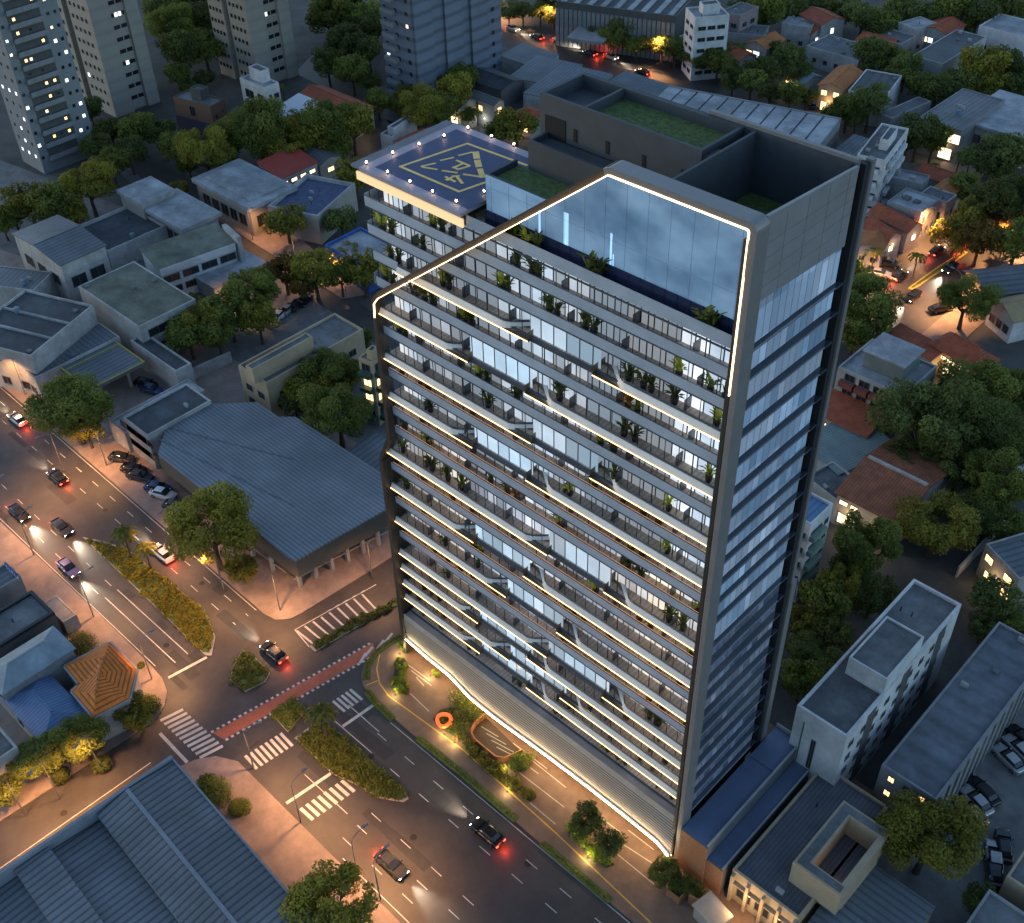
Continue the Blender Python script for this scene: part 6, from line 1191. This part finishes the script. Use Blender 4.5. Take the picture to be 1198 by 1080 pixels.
PLANTS = [(619, 280, 'y'), (630, 280, 'd'), (604, 272, 'd'), (691, 309, 'g'), (703, 307, 'd'), (826, 370, 'g'), (837, 369, 'd'), (448, 265, 'y'), (458, 266, 'd'), (507, 259, 'y'), (517, 262, 'd'), (495, 283, 'd'), (457, 292, 'd'), (465, 292, 'd'),
 (451, 321, 'y'), (459, 321, 'd'), (518, 326, 'y'), (525, 328, 'd'), (484, 337, 'o'), (497, 347, 'g'), (507, 350, 'd'), (587, 329, 'y'), (594, 329, 'd'), (467, 382, 'y'), (474, 385, 'd'), (544, 370, 'y'), (552, 373, 'd'), (470, 430, 'o'), (501, 448, 'o'), (560, 433, 'y'), (570, 434, 'd'),
 (605, 302, 'd'), (623, 314, 'd'), (630, 312, 'd'), (643, 356, 'd'), (652, 353, 'd'), (685, 380, 'g'), (695, 376, 'd'), (795, 431, 'y'), (832, 446, 'g'), (849, 458, 'd'), (736, 436, 'd'), (753, 446, 'd'), (763, 443, 'd'), (790, 458, 'd'), (735, 470, 'o'), (746, 476, 'g'),
 (840, 487, 'y'), (731, 498, 'd'), (743, 505, 'd'), (703, 513, 'y'), (718, 523, 'd'), (830, 552, 'y'), (719, 549, 'd'), (696, 564, 'y'), (783, 587, 'y'), (753, 600, 'o'), (771, 608, 'o'), (667, 572, 'y'), (656, 612, 'y'), (655, 456, 'd'), (605, 454, 'd'), (473, 495, 'd'), (471, 517, 'g'), (501, 513, 'y'), (503, 468, 'd'), (571, 464, 'd'), (505, 537, 'd'), (524, 554, 'd'), (540, 558, 'g'), (574, 560, 'g'), (594, 572, 'g'), (605, 578, 'o'), (530, 582, 'o'), (474, 559, 'g'), (640, 578, 'o'),
 (563, 638, 'y'), (556, 630, 'd'), (521, 628, 'd'), (524, 648, 'o'), (539, 659, 'o'), (524, 665, 'd'), (580, 685, 'o'), (559, 656, 'd'), (483, 682, 'y'), (496, 678, 'o'), (514, 691, 'g'), (494, 705, 'g'), (515, 723, 'g'), (540, 728, 'o'), (520, 713, 'o'), (697, 689, 'y'), (638, 690, 'o'), (672, 715, 'o'), (683, 724, 'o'), (608, 790, 'd'), (548, 745, 'd'),
 (738, 639, 'y'), (751, 651, 'o'), (781, 641, 'y'), (735, 660, 'd'), (750, 673, 'd'), (815, 713, 'y'), (783, 720, 'd'), (800, 728, 'd'), (748, 726, 'o'), (761, 734, 'o'), (809, 764, 'y'), (715, 745, 'o'), (795, 802, 'o'), (760, 818, 'o'), (775, 829, 'o'), (801, 848, 'y'), (734, 836, 'o'), (760, 837, 'd'), (771, 844, 'd'), (691, 825, 'o'), (666, 823, 'o'), (650, 828, 'o'), (711, 876, 'y'), (723, 884, 'o'), (732, 892, 'g'), (749, 886, 'o'), (779, 891, 'y'), (786, 933, 'y')]
rows = {}
for px, py, kd in PLANTS:
    q = PY(px, py, .62); best = min(range(len(ZK)), key=lambda k: abs(q.z-(ZK[k]+1.35))); rows.setdefault(best, []).append((q.x, kd))
ORD = ['terrace', 'first', 'second', 'third', 'fourth', 'fifth', 'sixth', 'seventh', 'eighth', 'ninth', 'tenth', 'eleventh', 'twelfth', 'thirteenth', 'fourteenth', 'fifteenth', 'sixteenth', 'seventeenth', 'eighteenth', 'nineteenth', 'twentieth', 'twenty-first', 'twenty-second']
COLN = {'y': 'bright yellow green', 'd': 'dark green', 'g': 'mid green', 'o': 'orange brown'}
ip = 0
for k, lst in rows.items():
    for i, (x, kd) in enumerate(sorted(lst)):
        ip += 1; where = 'penthouse terrace' if k == 0 else f'{ORD[k]} balcony from the top'
        lab = f'{COLN[kd]} potted plant, {ORD[i+1]} from the left on the {where}'
        pl = thing('potted_plant', lab, 'plant', (max(-42.6, min(-1.1, x)), .62 if k else .42, ZK[k]+.31), random.random()*6, 'potted plants on the tower balconies'); s = random.uniform(1.15, 1.5); inst('pot', potm, pl, sc=s); inst('fronds', PL[kd][ip % 3], pl, sc=s)
# ---------------------------------------------------------------- vehicles
m_tyre = mat('tyre', (.015, .015, .015), .8); m_rim = mat('wheel_rim', (.3, .3, .32), .3, .8); m_cglass = mat('car_glass', (.015, .018, .022), .05, spec=.6)
m_hl_on = emit('headlight_on', (1, .88, .68), 14.0); m_tl_on = emit('taillight_on', (1, .04, .02), 6.0); m_hl = mat('headlight_off', (.5, .5, .52), .15); m_tl = mat('taillight_off', (.25, .015, .012), .25)
def carpaint(c): return mat('paint_%02d%02d%02d' % tuple(int(v*99) for v in c), c, .22, .35, var=.03, spec=.6)
CARM = {}
def car_meshes():
    if CARM: return CARM
    L_, W_ = 4.4, .88
    def loft(secs):
        b = MB(); n = len(secs[0])
        for s in secs: b.v += s
        for k in range(len(secs)-1):
            for j in range(n): b.f.append((k*n+j, k*n+(j+1) % n, (k+1)*n+(j+1) % n, (k+1)*n+j)); b.m.append(0)
        b.f.append(tuple(range(n-1, -1, -1))); b.m.append(0); b.f.append(tuple((len(secs)-1)*n+j for j in range(n))); b.m.append(0); return b
    def ring(x, w, z0, z1, cr=.10): return [(x, -w+cr*.5, z0), (x, w-cr*.5, z0), (x, w, z0+.22), (x, w-.02, z1-cr), (x, w-cr*1.4, z1), (x, -w+cr*1.4, z1), (x, -w+.02, z1-cr), (x, -w, z0+.22)]
    body = [ring(-2.2, .70, .34, .80), ring(-2.1, .82, .26, .92), ring(-1.5, .88, .22, .97), ring(-.6, .89, .22, .95), ring(.5, .89, .22, .94), ring(1.1, .88, .22, .92), ring(1.8, .84, .24, .80), ring(2.12, .76, .30, .66), ring(2.2, .62, .38, .58)]
    CARM['body'] = loft(body).mesh('body', m_metal)
    g = [ring(-1.75, .66, .90, .98, .05), ring(-1.25, .70, .90, 1.36, .12), ring(-.5, .71, .90, 1.42, .14), ring(.2, .71, .90, 1.38, .13), ring(.95, .70, .88, .95, .05)]
    CARM['cabin'] = loft(g).mesh('cabin_glass', m_cglass)
    r = MB(); r.v += []; 
    rf = [[(x, -w, z), (x, w, z), (x, w-.05, z+.035), (x, -w+.05, z+.035)] for x, w, z in ((-1.2, .56, 1.355), (-.5, .60, 1.415), (.18, .58, 1.38))]
    CARM['roof'] = loft(rf).mesh('roof_panel', m_metal)
    w = MB(); w.tube([(0, -.11, 0), (0, .11, 0)], .32, 14); CARM['tyre'] = w.mesh('tyre', m_tyre); w = MB(); w.tube([(0, -.118, 0), (0, .118, 0)], .20, 10); CARM['rim'] = w.mesh('rim', m_rim)
    CARM['hl'] = MB().box(-.06, .05, -.17, .17, -.07, .07).mesh('headlight', m_hl); CARM['hlon'] = MB().box(-.06, .07, -.13, .13, -.05, .05).mesh('headlight', m_hl_on)
    CARM['tl'] = MB().box(-.05, .05, -.16, .16, -.08, .08).mesh('taillight', m_tl); CARM['tlon'] = MB().box(-.07, .05, -.16, .16, -.08, .08).mesh('taillight', m_tl_on)
    CARM['mir'] = MB().box(-.08, .06, -.10, .10, -.06, .07).mesh('wing_mirror', m_metal); return CARM
PB = {}
def paint_mesh(key, c):
    if (key, c) not in PB: me = CARM[key].copy(); me.materials[0] = carpaint(c); PB[(key, c)] = me
    return PB[(key, c)]
def car(px, py, heading, c, label, on=False, s=1.0, group=None, z=.012, name='parked_car', tall=1.0, cat='car'):
    """heading in degrees, 0 drives towards +x"""
    car_meshes(); p = G(px, py, .6); t = thing(name, label, cat, (p.x, p.y, z), math.radians(heading), group); sc = (s, s, s*tall)
    for nm, key in (('body', 'body'), ('roof_panel', 'roof')): inst(nm, paint_mesh(key, c), t, sc=sc)
    inst('cabin_glass', CARM['cabin'], t, sc=sc)
    for x in (-1.35, 1.35):
        for y in (-.78, .78): w = inst('wheel', CARM['tyre'], t, (x*s, y*s, .32*s), 0, s); inst('rim', CARM['rim'], w)
    for y in (-.58, .58):
        h_ = inst('headlight', CARM['hlon' if on else 'hl'], t, (2.08*s, y*s, .60*s*tall), 0, s); inst('taillight', CARM['tlon' if on else 'tl'], t, (-2.16*s, y*s, .70*s*tall), 0, s); inst('wing_mirror', paint_mesh('mir', c), t, (.75*s, y*1.6*s, 1.0*s*tall), 0, s)
    if on:
        ld = bpy.data.lights.new('beam', 'SPOT'); ld.energy = HEAD_W; ld.color = (1, .84, .62); ld.spot_size = math.radians(44); ld.spot_blend = 1.0; ld.shadow_soft_size = .25
        o = bpy.data.objects.new('headlight_beam', ld); COL.objects.link(o); o.parent = t; o.location = (2.35*s, 0, .75*s); o.rotation_euler = (math.radians(81), 0, math.radians(-90))
        ld = bpy.data.lights.new('tail', 'POINT'); ld.energy = TAIL_W; ld.color = (1, .07, .03); ld.shadow_soft_size = .2
        o = bpy.data.objects.new('taillight_glow', ld); COL.objects.link(o); o.parent = t; o.location = (-2.75*s, 0, .75*s)
    return t
HEAD_W, TAIL_W = 2200, 60
BLK, DRK, SIL, WHT, BLU, RED = (.012, .012, .014), (.04, .042, .046), (.34, .35, .36), (.62, .62, .62), (.04, .07, .16), (.22, .02, .015)
for px, py, hd, c, l in ((20, 490, 180, SIL, 'silver car on the inner far lane of the avenue near the left edge'), (67, 558, 180, BLK, 'black car on the avenue north carriageway left of the palms'), (190, 647, 180, WHT, 'white car driving beside the planted median below the large lit tree'), (320, 763, 180, DRK, 'dark car crossing the junction beside the small triangular island'),
        (22, 600, 0, BLK, 'black car at the left edge on the near carriageway'), (72, 617, 0, DRK, 'dark grey car near the tip of the planted median'), (80, 664, 0, (.2, .17, .3), 'violet tinted car with bright headlights on the kerb lane'),
        (570, 974, 180, BLK, 'black car driving along the avenue in front of the tower'), (458, 1011, 0, DRK, 'dark car with headlights on near the bottom big tree'), (-10, 470, 180, DRK, 'dark car just entering at the left edge')):
    if px > -5: car(px, py, hd, c, l, True, name='car')
for px, py, hd, c, l in ((1128, 286, 90, RED, 'red car far up the side avenue between its palms'), (1112, 313, -90, DRK, 'dark car with red tail lights beside the side avenue median'), (1068, 346, -90, BLK, 'black car at the near end of the side avenue'), (1052, 322, 90, DRK, 'dark blurred car on the left lane of the side avenue'), (1096, 293, 90, BLK, 'black car in the left lane of the side avenue below the lit trees')):
    car(px, py, hd, c, l, True, name='car')
for i, (px, py, hd, c, l) in enumerate(((143, 536, 28, DRK, 'dark car parked first from the left in front of the office annex'), (157, 549, 25, BLK, 'black car parked second from the left before the office annex'), (164, 557, 25, DRK, 'grey car parked third from the left before the office annex'), (185, 571, 28, BLU, 'blue car parked next to the white one before the showroom'), (191, 578, 22, WHT, 'white car parked before the showroom front'), (207, 592, 28, DRK, 'dark car parked under the showroom eave'), (212, 602, 28, BLU, 'small blue car parked deepest under the showroom eave'),
        (171, 449, 20, BLK, 'black car parked under the yellow edged canopy, upper one'), (178, 456, 20, BLU, 'blue car parked under the yellow edged canopy, lower one'), (20, 446, 20, SIL, 'silver car parked by the shop entrance at the left'), (328, 368, 110, WHT, 'white car parked first in the yard behind the tan school'), (338, 361, 110, SIL, 'silver car parked second in the yard behind the tan school'), (347, 357, 110, DRK, 'dark car parked third in the yard behind the tan school'), (356, 352, 110, BLK, 'black car parked last in the yard behind the tan school'),
        (1180, 888, 160, SIL, 'silver grey car parked in the yard, lowest of the upper right row'), (1192, 876, 160, SIL, 'pale car parked second in the upper right row of the yard'), (1196, 864, 160, BLK, 'black car parked third in the upper right row of the yard'), (1150, 926, 160, BLK, 'black car parked in the yard beside the big olive tree'), (1142, 937, 160, SIL, 'silver car parked beside the black one at the olive tree'), (1136, 950, 160, (.5, .3, .12), 'orange tinted car half under the olive tree in the yard'), (1174, 990, 120, DRK, 'grey car parked lower in the yard facing the olive tree'), (1163, 1003, 120, SIL, 'pale car beside the grey one low in the yard'), (1162, 1018, 120, DRK, 'dark car lowest in the yard near the olive tree'),
        (1029, 320, 20, SIL, 'pale car parked in front of the orange roofed house'), (1041, 308, 15, DRK, 'dark grey car parked in front of the red roofed house'), (1100, 361, 60, BLK, 'black car parked at the corner of the long red tiled hall'), (940, 116, 20, BLK, 'dark car parked beside the orange villa'), (953, 125, 20, BLU, 'blue car parked before the orange villa'))):
    car(px, py, hd, c, l, False, z=.12)
# ---------------------------------------------------------------- street lamps
lp = MB(); lp.tube([(0, 0, 0), (0, 0, 4), (0, 0, 7.6)], [.09, .07, .05], 8); lpm = lp.mesh('post', mat('lamp_post_grey', (.2, .2, .21), .5, .5)); lp = MB(); lp.tube([(0, 0, 7.55), (.8, 0, 8.1), (1.8, 0, 8.25)], [.05, .045, .04], 6); lam = lp.mesh('arm', MATS['lamp_post_grey'])
lh = MB(); lh.box(1.7, 2.35, -.14, .14, 8.19, 8.33); lhm = lh.mesh('lamp_head', MATS['lamp_post_grey']); lh = MB(); lh.box(1.9, 2.2, -.07, .07, 8.16, 8.185); lem = lh.mesh('lens', emit('lamp_lens', (1, .62, .3), 8))
LAMP_W = 2100
def lamp(x, y, ang, label, w=1.0):
    t = thing('street_lamp', label, 'street lamp', (x, y, .1), math.radians(ang)); inst('post', lpm, t); inst('arm', lam, t); h_ = inst('lamp_head', lhm, t); inst('lens', lem, h_)
    ld = bpy.data.lights.new('street_light', 'SPOT'); ld.energy = LAMP_W*w; ld.color = (1, .47, .18); ld.spot_size = math.radians(135); ld.spot_blend = .8; ld.shadow_soft_size = .3
    o = bpy.data.objects.new('street_light', ld); COL.objects.link(o); o.parent = t; o.location = (2.05, 0, 8.1)
q = G(297, 899); lamp(q.x, q.y, 60, 'grey street lamp with a bent arm over the zebra crossing')
for (px, py), a, w, l in (((75, 552), -90, 1.0, 'street lamp on the far avenue kerb between the big tree and the parking bays'), ((8, 612), 90, 1.0, 'street lamp on the near avenue kerb cut by the left edge'), ((262, 690), -90, .9, 'street lamp on the far kerb before the large lit tree'), ((420, 1028), 90, 1.0, 'street lamp on the pavement between the zebra crossing and the bottom big tree'), ((70, 935), -60, .9, 'street lamp on the cross street before the dark bush'), ((40, 650), 90, 1.2, 'street lamp on the near avenue pavement by the shop'), ((110, 722), 90, 1.2, 'street lamp on the near avenue pavement above the orange house'), ((178, 795), 80, 1.4, 'street lamp on the rounded corner pavement of the orange house'), ((30, 462), -90, .8, 'street lamp on the far avenue pavement near the shop'), ((125, 545), -90, 1.2, 'street lamp at the parking bays before the office annex'), ((215, 640), -90, 1.0, 'street lamp at the kerb below the showroom'), ((328, 715), -60, 1.4, 'street lamp on the corner pavement of the showroom'),
        ((436, 678), -20, .8, 'street lamp on the cross street pavement by the showroom end'), ((120, 905), -60, 1.1, 'street lamp on the cross street pavement under the street trees'), ((30, 955), -60, .9, 'street lamp on the cross street near the left edge'), ((352, 962), 90, 1.5, 'street lamp on the pavement beside the lower zebra crossing'), ((445, 1052), 90, 1.2, 'street lamp on the pavement at the bottom big tree')):
    q = G(px, py); lamp(q.x, q.y, a, l, w)
for x, y, a, l in ((-47.9, 118, 0, 'street lamp on the left kerb of the side avenue, near end'), (-47.0, 140, 0, 'street lamp on the left kerb of the side avenue, far end'), (-30, 122, 180, 'street lamp on the right kerb of the side avenue, near end'), (-30, 145, 180, 'street lamp on the right kerb of the side avenue, far end')): lamp(x, y, a, l, 3.4)
q = G(296, 282); lamp(q.x, q.y, 0, 'street lamp on the back street pavement by the gallery', .7); q = G(348, 318); lamp(q.x, q.y, 0, 'street lamp on the back street pavement near the pool building', .8); q = G(405, 345); lamp(q.x, q.y, 180, 'street lamp among the autumn trees of the back street', .8); q = G(270, 372); lamp(q.x, q.y, 90, 'street lamp hidden among the trees beside the mossy roof', .8)
for i, (px, py, hd, c, l) in enumerate(((600, 33, 0, SIL, 'first pale car from the left on the far highway'), (628, 43, 180, DRK, 'second car from the left on the far highway, dark'), (655, 47, 0, WHT, 'third car from the left on the far highway, white'), (690, 62, 180, DRK, 'fourth car from the left on the far highway, dark'), (715, 66, 0, SIL, 'fifth car from the left on the far highway, silver'), (752, 84, 180, BLK, 'last car on the right of the far highway, black'))):
    car(px, py, hd-6, c, l, True, name='car')
for px, py, l in ((590, 18, 'first street lamp from the left along the far highway'), (650, 34, 'second street lamp from the left along the far highway'), (710, 52, 'third street lamp from the left along the far highway'), (775, 74, 'last street lamp on the right along the far highway')):
    q = G(px, py); lamp(q.x, q.y, -84, l, 3.5)  # lamps added to brighten the highway
MB_ = MB().prism(gp((1062, 338), (1068, 340), (1106, 314), (1132, 296), (1128, 294), (1098, 312)), 0, .2); t = thing('planted_median', 'narrow yellow kerbed median with palms on the side avenue', 'planting'); MB_.obj('kerb', mat('kerb_yellow', (.5, .36, .06), .6), t); MB().prism(gp((1066, 337), (1068, 338), (1104, 314), (1128, 297), (1126, 296), (1098, 314)), .203, .26).obj('soil', m_grass, t)
